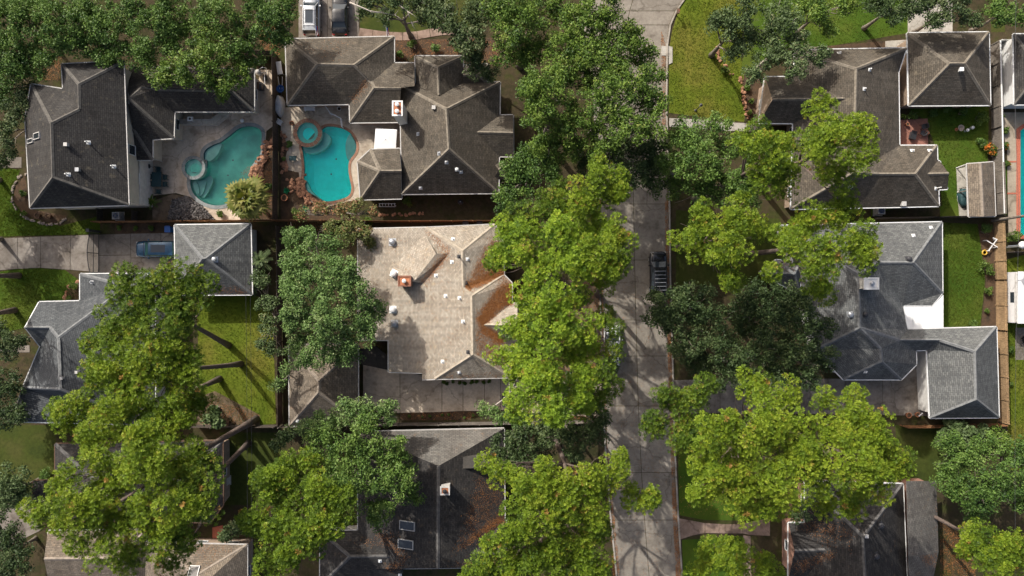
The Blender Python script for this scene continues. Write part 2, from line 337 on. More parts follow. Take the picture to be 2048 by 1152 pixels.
M['palm'] = leafmat('palm frond', [(0, (0.0648, 0.0975, 0.014)), (0.5, (0.144, 0.165, 0.028)), (1, (0.2592, 0.2325, 0.07))], .25)
M['grassblade'] = leafmat('grass blades', [(0,(.07,.12,.012)),(.5,(.11,.15,.016)),(1,(.15,.16,.03))], .4)
# ------------------------------------------------------------------ ground, street, lawns
POOL1 = smooth_loop(PL('505,253 522,262 523,284 520,310 505,331 502,352 508,372 490,392 460,406 432,411 407,404 388,388 381,368 385,352 398,352 412,341 414,322 408,318 410,302 424,291 442,284 460,271 480,256'), 5)
POOL2 = smooth_loop(PL('655,253 681,256 700,266 712,286 711,304 699,322 697,340 700,360 703,376 698,391 680,399 655,403 633,398 616,384 608,364 609,335 606,307 604,290 618,285 640,262'), 5)
POOL3 = PL('2040,262 2048,256 2120,256 2120,470 2040,470')
outer = [(-300,-300),(300,-300),(300,300),(-300,300)]
ground = sheet('ground', outer, 0, M['soil'], [POOL1, POOL2, POOL3], kind='structure')
def lawn(s, mat, z=.004, name='lawn'): return sheet(name, PL(s), z, M[mat], kind='structure')
LAWNS = [
 ('0,543 60,535 130,540 158,560 160,600 78,612 50,655 -60,680 -60,543', 'lawn_g'), ('393,592 505,590 545,600 552,848 470,852 420,820 398,760', 'lawn'),
 ('-60,325 40,340 30,370 26,400 50,432 120,452 200,432 200,468 -60,474', 'lawn_g'), ('1376,-40 1500,-40 1480,100 1488,150 1493,200 1488,244 1338,226 1338,100 1345,60', 'lawn'),
 ('1500,-40 1816,-40 1816,66 1660,92 1560,110 1482,150', 'lawn_g'), ('1800,205 1978,205 1975,330 1930,330 1934,434 1742,434 1742,412 1885,412 1870,290 1850,240', 'lawn_g'),
 ('1884,445 1955,448 1963,500 1970,560 1960,655 1884,656', 'lawn_g'), ('2010,520 2048,510 2200,500 2200,940 2016,940', 'lawn'),
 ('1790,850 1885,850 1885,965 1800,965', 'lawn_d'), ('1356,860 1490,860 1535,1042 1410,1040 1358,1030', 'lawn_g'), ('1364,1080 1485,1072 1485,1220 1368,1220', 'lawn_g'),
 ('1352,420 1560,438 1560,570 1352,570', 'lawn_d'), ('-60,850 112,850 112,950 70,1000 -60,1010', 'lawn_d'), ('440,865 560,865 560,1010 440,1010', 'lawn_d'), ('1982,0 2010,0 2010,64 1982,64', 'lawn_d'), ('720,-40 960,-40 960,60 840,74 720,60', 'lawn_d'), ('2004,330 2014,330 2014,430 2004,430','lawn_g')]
for k, (s, m) in enumerate(LAWNS): lawn(s, m, .004+.00018*k)
DIRT = [('395,795 430,782 520,830 520,850 395,850', 'dirt'), ('230,470 350,470 350,444 230,444', 'mulch'), ('305,402 345,388 385,395 430,440 305,440', 'dirt'), ('500,345 552,250 553,440 430,440 440,412 490,400 508,372', 'mulch'), ('562,335 605,345 610,380 650,404 720,404 720,440 562,440', 'mulch'), ('562,265 574,280 574,340 562,340', 'mulch'),
 ('50,350 30,375 26,402 48,432 100,450 136,432 60,418', 'mulch'), ('788,80 1000,75 1000,130 935,110 830,110 790,126', 'mulch'), ('740,404 1010,396 1010,440 740,440', 'soil'), ('1488,150 1530,150 1530,240 1500,240 1482,200', 'mulch'), ('1560,100 1815,78 1815,98 1660,100', 'mulch'),
 ('1955,448 2000,448 2000,655 1962,655 1972,560', 'mulch'), ('135,575 158,560 160,602 130,602', 'mulch'), ('800,822 955,822 955,840 800,840', 'mulch'), ('1480,880 1560,870 1540,1000 1500,1000', 'soil'), ('1800,412 1880,412 1880,434 1740,434', 'soil'), ('1130,560 1200,560 1200,760 1130,740','dirt'), ('940,830 1200,850 1210,940 960,930','soil'), ('-60,990 80,990 80,1160 -60,1160','soil')]
for k, (s, m) in enumerate(DIRT): sheet('flower_bed' if m == 'mulch' else 'bare_soil', PL(s), .008+.0004*k, M[m], kind='structure')
def slabs(name, quads, mat, label=None, top=.05, kind='structure', z0=-.08, gap=.025):
    """paving: every slab a box of its own with an open joint round it"""
    root = empty(name, (0,0,0), kind=kind)
    for q in quads:
        pts = q if not isinstance(q, str) else PL(q)
        ip = inset(pts, gap); mb = MB(); t = top+random.uniform(-.004, .004)
        mb.prism(ip, z0, t); mb.build('concrete_slab', M[mat], root)
    return root
def interp(line, y):
    for (x0, y0), (x1, y1) in zip(line, line[1:]):
        if y0 <= y <= y1: return x0+(x1-x0)*(y-y0)/(y1-y0)
    return line[-1][0] if y > line[-1][1] else line[0][0]
LE = [(1160,-700),(1160,-60),(1172,60),(1190,200),(1198,400),(1202,560),(1206,760),(1212,880),(1222,1020),(1236,1160),(1250,1400),(1275,1900)]
RE = [(1480,-700),(1400,-60),(1368,-4),(1350,22),(1338,50),(1332,90),(1330,210),(1333,300),(1336,400),(1338,560),(1342,700),(1347,900),(1353,1020),(1362,1160),(1380,1400),(1420,1900)]
ys = [-700,-400,-200,-100,-40,-4,22,50,100,200,300,408,520,640,712,812,945,1040,1180,1300,1450,1650,1900]
quads = []
for a, b in zip(ys, ys[1:]):
    la, lb, ra, rb = interp(LE, a), interp(LE, b), interp(RE, a), interp(RE, b)
    ca, cb = (la*.5+ra*.5), (lb*.5+rb*.5)
    ca = la+(ra-la)*.5; cb = lb+(rb-lb)*.5
    quads += [[P(la,a),P(ca,a),P(cb,b),P(lb,b)], [P(ca,a),P(ra,a),P(rb,b),P(cb,b)]]
slabs('street', quads, 'road', top=.02, gap=.03)
sheet('road_bed', [P(x-2,y) for x, y in LE]+[P(x+2,y) for x, y in reversed(RE)], .012, M['soil'], kind='structure')
for line, sd, nm in ((LE, -1, 'kerb'), (RE, 1, 'kerb')):
    mb = MB()
    for (x0,y0),(x1,y1) in zip(line, line[1:]):
        a, b = P(x0,y0), P(x1,y1)
        mb.bar(a+Vector((sd*.13,0,.13)), b+Vector((sd*.13,0,.13)), .2, .22)
    tag(mb.build(nm, M['kerb']), kind='structure')
# ---- driveways, paths
slabs('driveway', ['-60,478 36,475 36,538 -60,545', '36,475 82,473 82,536 36,538', '82,473 141,471 141,540 82,536', '141,471 198,469 198,545 141,540', '198,469 262,467 262,510 198,511', '198,511 262,510 262,547 198,545', '262,467 322,466 322,515 262,516', '262,516 322,515 322,548 262,547', '322,466 425,466 425,515 322,515','322,515 425,515 425,548 322,548'], 'conc_st')
slabs('driveway', ['597,-90 655,-90 655,-20 597,-20','655,-90 718,-90 718,-20 655,-20','597,-20 655,-20 655,75 597,75','655,-20 718,-20 718,75 655,75','597,75 655,75 655,150 597,150','655,75 718,75 718,150 655,150'], 'conc_st')
slabs('driveway', ['726,725 800,742 800,826 726,826','800,742 884,757 884,824 800,826','884,757 926,757 926,822 884,824','926,757 969,757 969,822 926,822','969,757 1001,757 1001,820 969,822','1001,757 1062,758 1064,826 1001,820','1062,758 1130,760 1132,830 1064,826','1130,760 1205,762 1207,836 1132,830'], 'conc_lot')
slabs('driveway', ['1345,760 1440,758 1440,826 1348,828','1440,758 1530,757 1530,828 1440,826','1530,757 1620,757 1620,828 1530,828','1620,757 1690,757 1690,828 1620,828','1690,740 1765,740 1765,830 1690,828','1765,740 1835,728 1838,832 1765,830','1835,690 1880,690 1880,832 1838,832'], 'conc_st')
slabs('driveway', ['1815,-60 1860,-60 1860,74 1815,74','1860,-60 1905,-60 1905,74 1860,74'], 'conc_w')
slabs('driveway', ['1201,590 1206,640 1140,640 1140,580','1206,640 1207,750 1140,750 1140,640'], 'conc_lot', top=.012)
slabs('concrete_path', ['1338,236 1390,238 1390,256 1338,254','1390,238 1450,244 1450,262 1390,256','1450,244 1530,248 1530,264 1450,262'], 'conc_w')
slabs('concrete_path', ['1770,82 1816,79 1816,95 1770,95'], 'conc_w')
slabs('garden_path', ['-60,316 0,315 44,314 44,336 -60,338'], 'conc_st')
slabs('garden_path', ['-60,690 60,690 60,705 -60,706'], 'conc_st')
slabs('garden_path', ['0,1010 60,1002 84,1060 0,1100'], 'conc_st')
slabs('kerb_apron', ['1322,92 1337,92 1337,112 1322,112','1337,92 1345,94 1345,126 1337,130'], 'conc_w', top=.1)
def arc_path(pts, wd, mat, name):
    P2 = [P(*p) for p in pts]; L = []; R = []
    for i, p in enumerate(P2):
        d = (P2[min(i+1,len(P2)-1)]-P2[max(i-1,0)]).normalized(); n = Vector((-d.y, d.x, 0))
        L.append(p+n*wd/2); R.append(p-n*wd/2)
    return slabs(name, [[L[i],L[i+1],R[i+1],R[i]] for i in range(len(P2)-1)], mat)
arc_path([(718,64),(745,68),(775,72),(805,73),(835,71),(860,66),(885,62),(915,63),(945,70)], 1.0, 'flag', 'garden_path')
slabs('paver_walk', ['1357,1036 1385,1041 1410,1046 1410,1066 1385,1071 1360,1079','1410,1046 1450,1048 1450,1067 1410,1066','1450,1048 1485,1048 1485,1067 1450,1067','1485,1046 1540,1036 1540,1072 1501,1070 1485,1067','1486,1070 1501,1072 1502,1110 1487,1110','1487,1110 1502,1110 1504,1200 1488,1200'], 'flag')
# ---- pools
def pool(loop, label, decko, deckmat, copemat, plaster, water, cope_w=.42, depth=1.4, name='swimming_pool', deckname='pool_deck', extra_holes=(), wz=-.12):
    n = len(loop); c = sum(loop, Vector())/n
    root = empty(name, (c.x, c.y, 0), label=label, cat='pool')
    mb = MB(); ins = inset(loop, .15); ins2 = inset(loop, .75)
    rings = [[(p.x,p.y,.03) for p in loop], [(p.x,p.y,-.5) for p in loop], [(p[0],p[1],-.9) for p in ins], [(p[0],p[1],-depth) for p in ins2]]
    for r in rings: mb.v += r
    for k in range(3):
        for i in range(n): mb.f.append([k*n+i, k*n+(i+1) % n, (k+1)*n+(i+1) % n, (k+1)*n+i]); mb.m.append(0)
    for t in tessellate_polygon([[Vector((p[0],p[1],0)) for p in ins2]]): mb.f.append([3*n+i for i in t]); mb.m.append(0)
    mb.build('basin', M[plaster], root)
    mb = MB(); tb = inset(loop, .012); mb.v = [(p[0],p[1],.03) for p in tb]+[(p[0],p[1],-.22) for p in tb]
    for i in range(n): mb.f.append([i, (i+1) % n, n+(i+1) % n, n+i]); mb.m.append(0)
    mb.build('tile_band', M['tile'], root)
    for k in (-1, 1):
        mb = MB(); mb.lathe((c.x+.3*k, c.y+.9*k, -depth), [(.1,0),(.1,.02),(.001,.025)], 12); mb.build('floor_drain', M['cope'], root)
    sheet('water_surface', loop, wz, M[water], parent=root)
    out = inset(loop, -cope_w)
    mb = MB(); mb.v = [(p.x,p.y,.075) for p in loop]+[(p[0],p[1],.075) for p in out]+[(p.x,p.y,-.1) for p in loop]+[(p[0],p[1],-.1) for p in out]
    for i in range(n):
        j = (i+1) % n
        for q in ((i,j,n+j,n+i),(2*n+i,2*n+j,j,i),(n+i,n+j,3*n+j,3*n+i)): mb.f.append(list(q)); mb.m.append(0)
    mb.build('coping', M[copemat], root)
    if decko: sheet(deckname, decko, .03, M[deckmat], [loop]+list(extra_holes), kind='structure')
    return root
p1 = pool(POOL1, 'freeform greenish blue pool with round grey spa beside the palm', PL('300,268 347,278 347,222 510,222 514,190 520,140 552,140 552,248 533,262 530,300 512,335 516,372 497,398 470,420 482,440 432,440 412,420 395,398 352,386 300,392'), 'deck', 'cope', 'plaster_b', 'water_b')
p2 = pool(POOL2, 'bright turquoise freeform pool with raised brick spa', PL('562,215 700,212 700,244 800,243 815,300 800,340 740,345 724,400 700,402 655,414 615,402 600,372 598,345 566,338 575,300 562,270'), 'deck2', 'cope_b', 'plaster', 'water', .3)
p3 = pool(POOL3, 'pool with red brick edge at the right border of the photo', PL('1992,225 2160,225 2160,500 2016,470 2014,300'), 'deck3', 'cope_r', 'plaster', 'water', .45)
slabs('pool_deck_band', ['2014,322 2037,321 2037,325 2014,326','2014,385 2037,385 2037,389 2014,389'], 'cope_r', top=.06)
def disc(mb, c, r, z0, z1, n=28): mb.lathe((c.x,c.y,0), [(r,z0),(r,z1),(0.001,z1)], n)
def spa(c, r, label, ring, inner, h, root, water, wz):
    mb = MB(); mb.lathe((c.x,c.y,0), [(r,-.1),(r,h),(r*.76,h),(r*.76,.16),(r*.44,.13),(r*.44,.06),(.001,.055)], 32); mb.build('spa_wall', [M[inner]], root)
    mb = MB(); mb.lathe((c.x,c.y,0), [(r*.435,.07),(.001,.072)], 32); mb.build('spa_floor', M['plaster_b' if water == 'water_b' else 'plaster'], root)
    for k in range(18):
        a0, a1 = 2*math.pi*k/18+.012, 2*math.pi*(k+1)/18-.012; q = []
        for rr in (r*.75, r*1.03): q.append([(c.x+rr*math.cos(t_), c.y+rr*math.sin(t_)) for t_ in (a0, (a0+a1)/2, a1)])
        m2 = MB(); m2.prism(q[0]+q[1][::-1], h+.002, h+.06); m2.build('coping_stone', M[ring], root)
    m2 = MB(); m2.lathe((c.x,c.y,0), [(r*.755,wz),(.001,wz)], 32); m2.build('water_surface', M[water], root)
spa(P(391,337), 1.35, '', 'cope', 'plaster_l', .5, p1, 'water_b', .36)
spa(P(618,268), 1.62, '', 'cope_b', 'plaster_l', .55, p2, 'water', .42)
def ledge(root, s, z, mat='plaster_l', name='tanning_ledge'):
    mb = MB(); mb.prism(smooth_loop(PL(s), 4), -.95, z); mb.build(name, M[mat], root)
ledge(p1, '408,318 410,303 424,292 441,286 436,304 424,318 414,322', -.22)
for k, s in enumerate(('384,356 400,357 416,350 420,362 404,392 392,388 384,374', '384,358 396,360 408,362 400,388 388,386', '384,362 392,366 396,384 390,386 383,372')): ledge(p1, s, -.75+.2*k, name='pool_step')
ledge(p2, '700,268 711,288 710,303 699,321 692,312 690,290 694,274', -.25)
ledge(p2, '642,264 652,266 660,276 654,292 636,304 615,306 606,300 606,290 620,286 636,276', -.3, 'plaster_l', 'pool_step')
ledge(p2, '609,360 614,366 622,382 640,397 634,398 616,386', -.2, 'plaster_l', 'pool_step')
# ------------------------------------------------------------------ houses
ROOFS = []      # (house root, triangles) for placing things on roofs
def newell(pts):
    n = Vector((0,0,0))
    for i in range(len(pts)): a, b = pts[i-1], pts[i]; n += a.cross(b)
    return n.normalized()
class House:
    def __init__(s, name, label, cat, group, roof, ridge, wall, verts, slopes, facets, outlines, gables=(), gutter='trim', windows=True, inset_d=.45, door=None):
        s.V = {}
        for it in verts.split(';'):
            k, c = it.split(); c = list(map(float, c.split(','))); s.V[k] = c
        for e in slopes:
            a, b, pitch, tg = e.split(); A, B = s.V[a], s.V[b]
            pitch = float(pitch)*(1.28 if float(pitch) > .3 else 1)
            pa, pb = P(*A), P(*B); d2 = (pb-pa); d2.z = 0; nrm = Vector((-d2.y, d2.x, 0)).normalized()
            for t in tg.split(','):
                X, Y = s.V[t][:2]
                f = lambda h: (P(X, Y, h)-pa).dot(nrm)
                d0, d1 = f(0), f(1); sg = 1 if f(A[2]) > 0 else -1; h0 = A[2]
                # h = h0 + pitch*sg*(d0 + (d1-d0)*h)
                h = (h0+pitch*sg*d0)/(1-pitch*sg*(d1-d0)); s.V[t] = [X, Y, h]
        s.W = {k: P(*v) for k, v in s.V.items()}
        pts0 = [s.W[k] for k in outlines[0].split()]; c = sum(pts0, Vector())/len(pts0)
        s.root = empty(name, (c.x, c.y, 0), label=label, cat=cat, group=group)
        mb = MB(); s.tris = []; edges = {}
        for fs in facets:
            ks = fs.split(); pts = [s.W[k] for k in ks]; n = newell(pts)
            if n.z < 0: ks.reverse(); pts.reverse(); n = -n
            up = Vector((0,0,1))-n*n.z
            up = up.normalized() if up.length > .02 else Vector((0,1,0)); u = up.cross(n).normalized()
            if len(pts) == 3: trs = [(0,1,2)]
            else: trs = tessellate_polygon([[Vector((p.x,p.y,0)) for p in pts]])
            for a, b, d in trs:
                if (pts[b]-pts[a]).cross(pts[d]-pts[a]).z < 0: b, d = d, b
                T = [pts[a], pts[b], pts[d]]; s.tris.append((T, n)); mb.poly(T, 0, [(p.dot(u), p.dot(up)) for p in T])
            for i in range(len(ks)):
                e = frozenset((ks[i-1], ks[i])); edges.setdefault(e, []).append((n, c, sum(pts, Vector())/len(pts)))
        s.roof = mb.build('roof', M[roof], s.root)
        # ridge and hip caps along convex shared edges
        for e, fl in edges.items():
            if len(fl) != 2: continue
            a, b = [s.W[k] for k in e]; (n1, _, c1), (n2, _, c2) = fl; mid = (a+b)/2
            if n1.dot(n2) > .995 or (c2-mid).dot(n1) > -.01: continue
            d = (b-a).normalized(); rb = MB()
            for n, cc in ((n1, c1), (n2, c2)):
                t = n.cross(d).normalized()
                if t.dot(cc-mid) < 0: t = -t
                nn = (n1+n2).normalized()
                q = [a+nn*.06, b+nn*.06, b+t*.2+n*.02, a+t*.2+n*.02]
                if newell(q).z < 0: q.reverse()
                rb.poly(q)
            rb.build('ridge_cap', M[ridge], s.root)
        for ol in outlines:
            ks = ol.split(); pts = [s.W[k] for k in ks]
            if sum(pts[i-1].x*pts[i].y-pts[i].x*pts[i-1].y for i in range(len(pts))) < 0: pts.reverse()
            ip = inset(pts, inset_d); N = len(pts); wb = MB(); sb = MB()
            for i in range(N):
                j = (i+1) % N; a, b = ip[i], ip[j]; za, zb = pts[i].z-.22, pts[j].z-.22
                wb.poly([(a.x,a.y,0),(b.x,b.y,0),(b.x,b.y,zb),(a.x,a.y,za)])
                sb.poly([(pts[i].x,pts[i].y,za),(a.x,a.y,za),(b.x,b.y,zb),(pts[j].x,pts[j].y,zb)])
                sb.poly([(pts[i].x,pts[i].y,za),(pts[j].x,pts[j].y,zb),tuple(pts[j]-Vector((0,0,.01))),tuple(pts[i]-Vector((0,0,.01)))])
            s.wall = wb.build('wall', M[wall], s.root); sb.build('soffit', M[gutter], s.root)
            for i in range(N):
                j = (i+1) % N; a, b = pts[i], pts[j]; d = b-a; L = d.length
                if L < .8: continue
                d.normalize(); o = Vector((d.y, -d.x, 0)).normalized()
                g = MB(); g.bar(a+o*.055-Vector((0,0,.015)), b+o*.055-Vector((0,0,.015)), .105, .13); g.build('gutter', M[gutter], s.root)
                mid = (a+b)/2
                if windows and L > 2.6 and o.dot(Vector((-mid.x,-mid.y,0))) > 0:
                    wa, wv = ip[i], ip[j]; wl = (wv-wa).length; nw = max(1, int(wl/3.4)); dd = (wv-wa).normalized(); zt = min(a.z, b.z)-.75
                    for k in range(nw):
                        cx = wa+dd*(wl*(k+.5)/nw); ww, wh = .55, 1.25
                        for zz in ([zt] if zt < 3.6 else [zt, zt-2.7]):
                            Mx = Matrix(((dd.x, o.x, 0, cx.x),(dd.y, o.y, 0, cx.y),(0,0,1,zz),(0,0,0,1)))
                            fb = MB(); fb.box(-ww-.06,-.02,-wh-.06,-ww,.05,.06,M=Mx); fb.box(ww,-.02,-wh-.06,ww+.06,.05,.06,M=Mx)
                            fb.box(-ww,-.02,0,ww,.05,.06,M=Mx); fb.box(-ww,-.02,-wh-.06,ww,.07,-wh,M=Mx); fb.box(-ww,.01,-wh/2-.02,ww,.04,-wh/2+.02,M=Mx)
                            wo = fb.build('window', M['white'], s.root)
                            pb = MB(); pb.box(-ww,-.015,-wh,ww,.012,0,M=Mx); pb.build('pane', M['glass'], wo)
        for gs in gables:
            gb = MB(); gb.poly([s.W[k] for k in gs.split()]); gb.build('gable_wall', M[wall], s.root)
        ROOFS.append(s)
    def hit(s, X, Y):
        o = Vector((0,0,CAMH)); d = (P(X, Y, 0)-o); best = None
        for T, n in s.tris:
            r = intersect_ray_tri(*T, d, o, True)
            if r is not None and (best is None or r.z > best[0].z): best = (r, n)
        return best
    def pipe(s, X, Y, hgt=.45, r=.06, mat='metal'):
        h = s.hit(X, Y)
        if not h: return
        p, n = h; mb = MB()
        mb.tube([p-Vector((0,0,.1)), p+Vector((0,0,hgt))], r, 8)
        b = n.to_track_quat('Z','Y').to_matrix().to_4x4(); b.translation = p; mb.box(-.2,-.2,0,.2,.2,.025,M=b)
        mb.tube([p, p+n*.12], [.14,.08], 8)
        mb.build('vent_pipe', M[mat], s.root)
    def dome(s, X, Y, r=.3, hgt=.38, mat='white'):
        h = s.hit(X, Y)
        if not h: return
        p, n = h; mb = MB()
        b = n.to_track_quat('Z','Y').to_matrix().to_4x4(); b.translation = p; mb.box(-r*1.15,-r*1.15,0,r*1.15,r*1.15,.03,M=b)
        mb.lathe(p, [(r*.6,-.1),(r*.6,hgt*.45),(r,hgt*.5),(r*1.0,hgt*.72),(r*.7,hgt*.95),(r*.25,hgt*1.05)], 14)
        mb.build('roof_vent', M[mat], s.root)
    def boxvent(s, X, Y, a=.22, hgt=.3, mat='trim'):
        h = s.hit(X, Y)
        if not h: return
        p, n = h; mb = MB(); mb.box(p.x-a,p.y-a,p.z-.15,p.x+a,p.y+a,p.z+hgt); mb.box(p.x-a*1.25,p.y-a*1.25,p.z+hgt,p.x+a*1.25,p.y+a*1.25,p.z+hgt+.05)
        mb.build('roof_vent', M[mat], s.root)
    def chimney(s, X, Y, wx, wy, top, mat='wall_br', capmat='white', flue='white', crown='terra'):
        p = P(X, Y, top); h = s.hit(X, Y); z0 = (h[0].z if h else 4)-1.2
        mb = MB(); mb.box(p.x-wx/2,p.y-wy/2,z0,p.x+wx/2,p.y+wy/2,top); c = mb.build('chimney', M[mat], s.root)
        mb = MB(); e = .09
        mb.box(p.x-wx/2-.07,p.y-wy/2-.07,top,p.x+wx/2+.07,p.y-wy/2+e,top+.12); mb.box(p.x-wx/2-.07,p.y+wy/2-e,top,p.x+wx/2+.07,p.y+wy/2+.07,top+.12)
        mb.box(p.x-wx/2-.07,p.y-wy/2+e,top,p.x-wx/2+e,p.y+wy/2-e,top+.12); mb.box(p.x+wx/2-e,p.y-wy/2+e,top,p.x+wx/2+.07,p.y+wy/2-e,top+.12); mb.build('chimney_rim', M[capmat], c)
        mb = MB(); mb.box(p.x-wx/2+e,p.y-wy/2+e,top-.05,p.x+wx/2-e,p.y+wy/2-e,top+.05); mb.build('chimney_crown', M[crown], c)
        fl = [(0,0)] if wy < 1.3 else [(0,-wy*.24),(0,wy*.24)]
        for fx, fy in fl:
            mb = MB(); mb.lathe((p.x+fx,p.y+fy,top+.05), [(.15,0),(.15,.26),(.24,.28),(.21,.36),(.06,.42)], 14); mb.build('flue', M[flue], c)
        return c
    def skylight(s, X, Y, wx, wy, frame='trim'):
        h = s.hit(X, Y)
        if not h: return
        p, n = h; up = (Vector((0,0,1))-n*n.z).normalized(); u = up.cross(n)
        Mx = Matrix((( u.x, up.x, n.x, p.x),(u.y, up.y, n.y, p.y),(u.z, up.z, n.z, p.z),(0,0,0,1)))
        mb = MB(); t = .07
        mb.box(-wx/2,-wy/2,-.05,wx/2,-wy/2+t,.14,M=Mx); mb.box(-wx/2,wy/2-t,-.05,wx/2,wy/2,.14,M=Mx); mb.box(-wx/2,-wy/2+t,-.05,-wx/2+t,wy/2-t,.14,M=Mx); mb.box(wx/2-t,-wy/2+t,-.05,wx/2,wy/2-t,.14,M=Mx)
        o = mb.build('skylight', M[frame], s.root); mb = MB(); mb.box(-wx/2+t,-wy/2+t,-.05,wx/2-t,wy/2-t,.10,M=Mx); mb.build('pane', M['glass_b'], o)
HG = 'houses of the neighbourhood'
h1 = House('house', 'dark hip-roofed two-storey house with cream walls, west of the two pools', 'house', HG, 'roof_a', 'ridge_a', 'stucco',
  'a 247,122,5.8;b 257,410,5.8;g 60,416,5.8;w 50,235,5.8;w0 62,168,5.8;v 126,178,5.8;nw 123,128,5.8;c 105,355;d 102,246;e 158,218;f 157,168',
  ['a b .5 c,d,e,f'], ['a b c d e f','b g c','g w w0 d c','w0 v e d','v nw f e','nw a f'], ['a b g w w0 v nw'], windows=False)
h1b = House('house_wing', 'low dark shingled wing with patio, joined to the two-storey house by the greenish pool', 'house wing', None, 'roof_a', 'ridge_a', 'stucco',
  's1 508,223,3;s2 508,138,3;s3 349,223,3;s4 347,276,3;s5 305,279,3;s6 305,320,3;s7 272,320,3;n1 258,135,3;r1 286,174;r2 311,178;r3 462,182;ap 257,197;q 266,258',
  ['s3 s1 .5 r2,r3','s3 s4 .5 r1,ap','s4 s5 .5 q'], ['s3 s1 r3 r2','s1 s2 r3','s2 n1 r1 r2 r3','s4 s3 r2 r1 ap','s5 s4 ap q','s6 s5 q','s7 s6 q','n1 ap r1'], ['s1 s2 n1 s7 s6 s5 s4 s3'])
h2 = House('house', 'brown cross-hipped house with brick chimney beside the bright turquoise pool', 'house', HG, 'roof_b', 'ridge_b', 'wall_tan',
  'NW 800,168,3.2;NE 1000,164,3.2;SE 997,386,3.2;SW 804,388,3.2;r1 893,218;r2 898,298;p1 830,112,3.2;p2 926,112,3.2;p1b 832,172,3.2;p2b 926,172,3.2;d1 876,134;d2 878,190;t1 926,130,3;t2 977,128,3;t3 977,168,3;t4 926,170,3;u1 926,150;u2 958,150;g0 960,231,3.2;g1 1026,230,3.2;g2 1027,313,3.2;g3 960,312,3.2;gl 935,264;gr 1026,266;k0 985,325,3.2;k1 1014,326,3.2;k2 1016,358,3.2;k3 985,360,3.2;ka 998,340',
  ['NW SW .52 r1,r2','p1 p1b .55 d1,d2','t1 t2 .5 u1,u2','g0 g1 .55 gl,gr','k1 k2 .7 ka'],
  ['NW NE r1','NE SE r2 r1','SE SW r2','SW NW r1 r2','p1 p1b d2 d1','p2b p2 d1 d2','p1 p2 d1','t1 t2 u2 u1','t2 t3 u2','t3 t4 u1 u2','g0 g1 gr gl','g2 g3 gl gr','k0 k1 ka','k1 k2 ka','k2 k3 ka'],
  ['NW NE SE SW','p1 p2 p2b p1b','g0 g1 g2 g3','t1 t2 t3 t4'], ['g1 g2 gr'])
h2b = House('house_wing', 'brown hip-roofed garage wing behind the turquoise pool, two cars parked at its north side', 'house wing', None, 'roof_b', 'ridge_b', 'wall_tan',
  'a 571,78,3;b 788,73,3;c 788,126,3;d 699,208,3;e 575,210,3;r1 634,128;r2 708,130;x 737,159;f 700,245,3;g 798,244,3;y 743,164;r3 748,176;r4 802,176;h 829,126,3;k 829,172',
  ['a b .5 r1,r2','b c .5 x','f g .5 r3,r4','c h .5 y,k'], ['a b r2 r1','e a r1','d e r1 r2 x','b c y x r2','c h k r4 r3 y','f d x y r3','g f r3 r4'], ['a b c h g f d e'])
h2c = House('poolside_pavilion', 'small hipped pavilion with brown shingles south of the white square parasol', 'pavilion', None, 'roof_b', 'ridge_b', 'wall_tan',
  'a 741,299,2.8;b 799,297,2.8;c 803,397,2.8;d 721,399,2.8;e 715,323,2.8;r1 760,342;r2 803,342', ['d c .6 r1,r2'], ['a b r2 r1','e a r1','d e r1','c d r1 r2'], ['a b c d e'], windows=False)
hm = House('house', 'pale tan shingled house in the middle with orange needles in its roof valleys', 'house', HG, 'roof_lot', 'ridge_lot', 'wall_br',
  'w1 716,458,3;w2 716,680,3;nb 852,455;nc 990,449,3.4;e 1005,479,3.4;X1 1008,550,3.4;Y2 1024,566,3.4;w7 1020,755,3.4;w3 777,680;w4 777,744;w5 844,746;w6 844,759;w8 870,758;R1a 925,502;R1b 927,576;R2a 944,592;R2b 946,709;g0 990,607,3.4;g1 1035,607,3.4;g2 1034,692,3.4;g3 990,692,3.4;gl 954,650;gr 1035,650;c1 872,507;c2 897,507;c3 847,566;c4 827,564;L1 850,468;L2 775,545',
  ['w1 w2 .2 nb,w3,w4,w5,w6,w8,R1a,R1b,R2a,R2b,c2,c3,L1,L2','g0 g1 .5 gl,gr'],
  ['w1 w2 w3 w4 w5 w6 w8 R2b R2a R1b R1a nb','nb nc R1a','nc e X1 R1b R1a','R1b X1 R2a','R2a X1 Y2 w7 R2b','w8 w7 R2b','g0 g1 gr gl','g2 g3 gl gr'],
  ['w1 w2 w3 w4 w5 w6 w8 w7 Y2 X1 e nc nb','g0 g1 g2 g3'], ['g1 g2 gr'])
# the raised return behind its chimney
def wedge(h):
    V = {k: h.W[k].copy() for k in ('c1','c2','c3','c4','L1','L2') if True}
    V['c4'] = P(827,564, h.hit(827,564)[0].z+.75); V['c1'] = P(872,507, h.hit(872,507)[0].z+.55)
    for k in ('L1','L2','c2','c3'): V[k] = V[k]+Vector((0,0,.004))
    mb = MB()
    for ks in (['c4','c3','c2','c1'], ['c4','c1','L1','L2'], ['L2','c3','c4']):
        pts = [V[k] for k in ks]; n = newell(pts)
        if n.z < 0: pts.reverse(); n = -n
        up = (Vector((0,0,1))-n*n.z).normalized(); u = up.cross(n).normalized()
        mb.poly(pts, 0, [(p.dot(u), p.dot(up)) for p in pts])
        for k in range(1, len(pts)-1): h.tris.append(([pts[0], pts[k], pts[k+1]], n))
    mb.build('roof_return', M['roof_lot'], h.root)
wedge(hm)
hg = House('garage', 'grey brown pyramid-roofed garage west of the tan concrete driveway', 'garage', None, 'roof_t', 'ridge_t', 'wall_br',
  'NW 578,690,2.8;NE 716,688,2.8;SE 716,845,2.8;SW 579,852,2.8;A 638,762;B 637,785', ['NW NE .45 A','SE SW .45 B'], ['NW NE A','NE SE B A','SE SW B','SW NW A B'], ['NW NE SE SW'], windows=False)
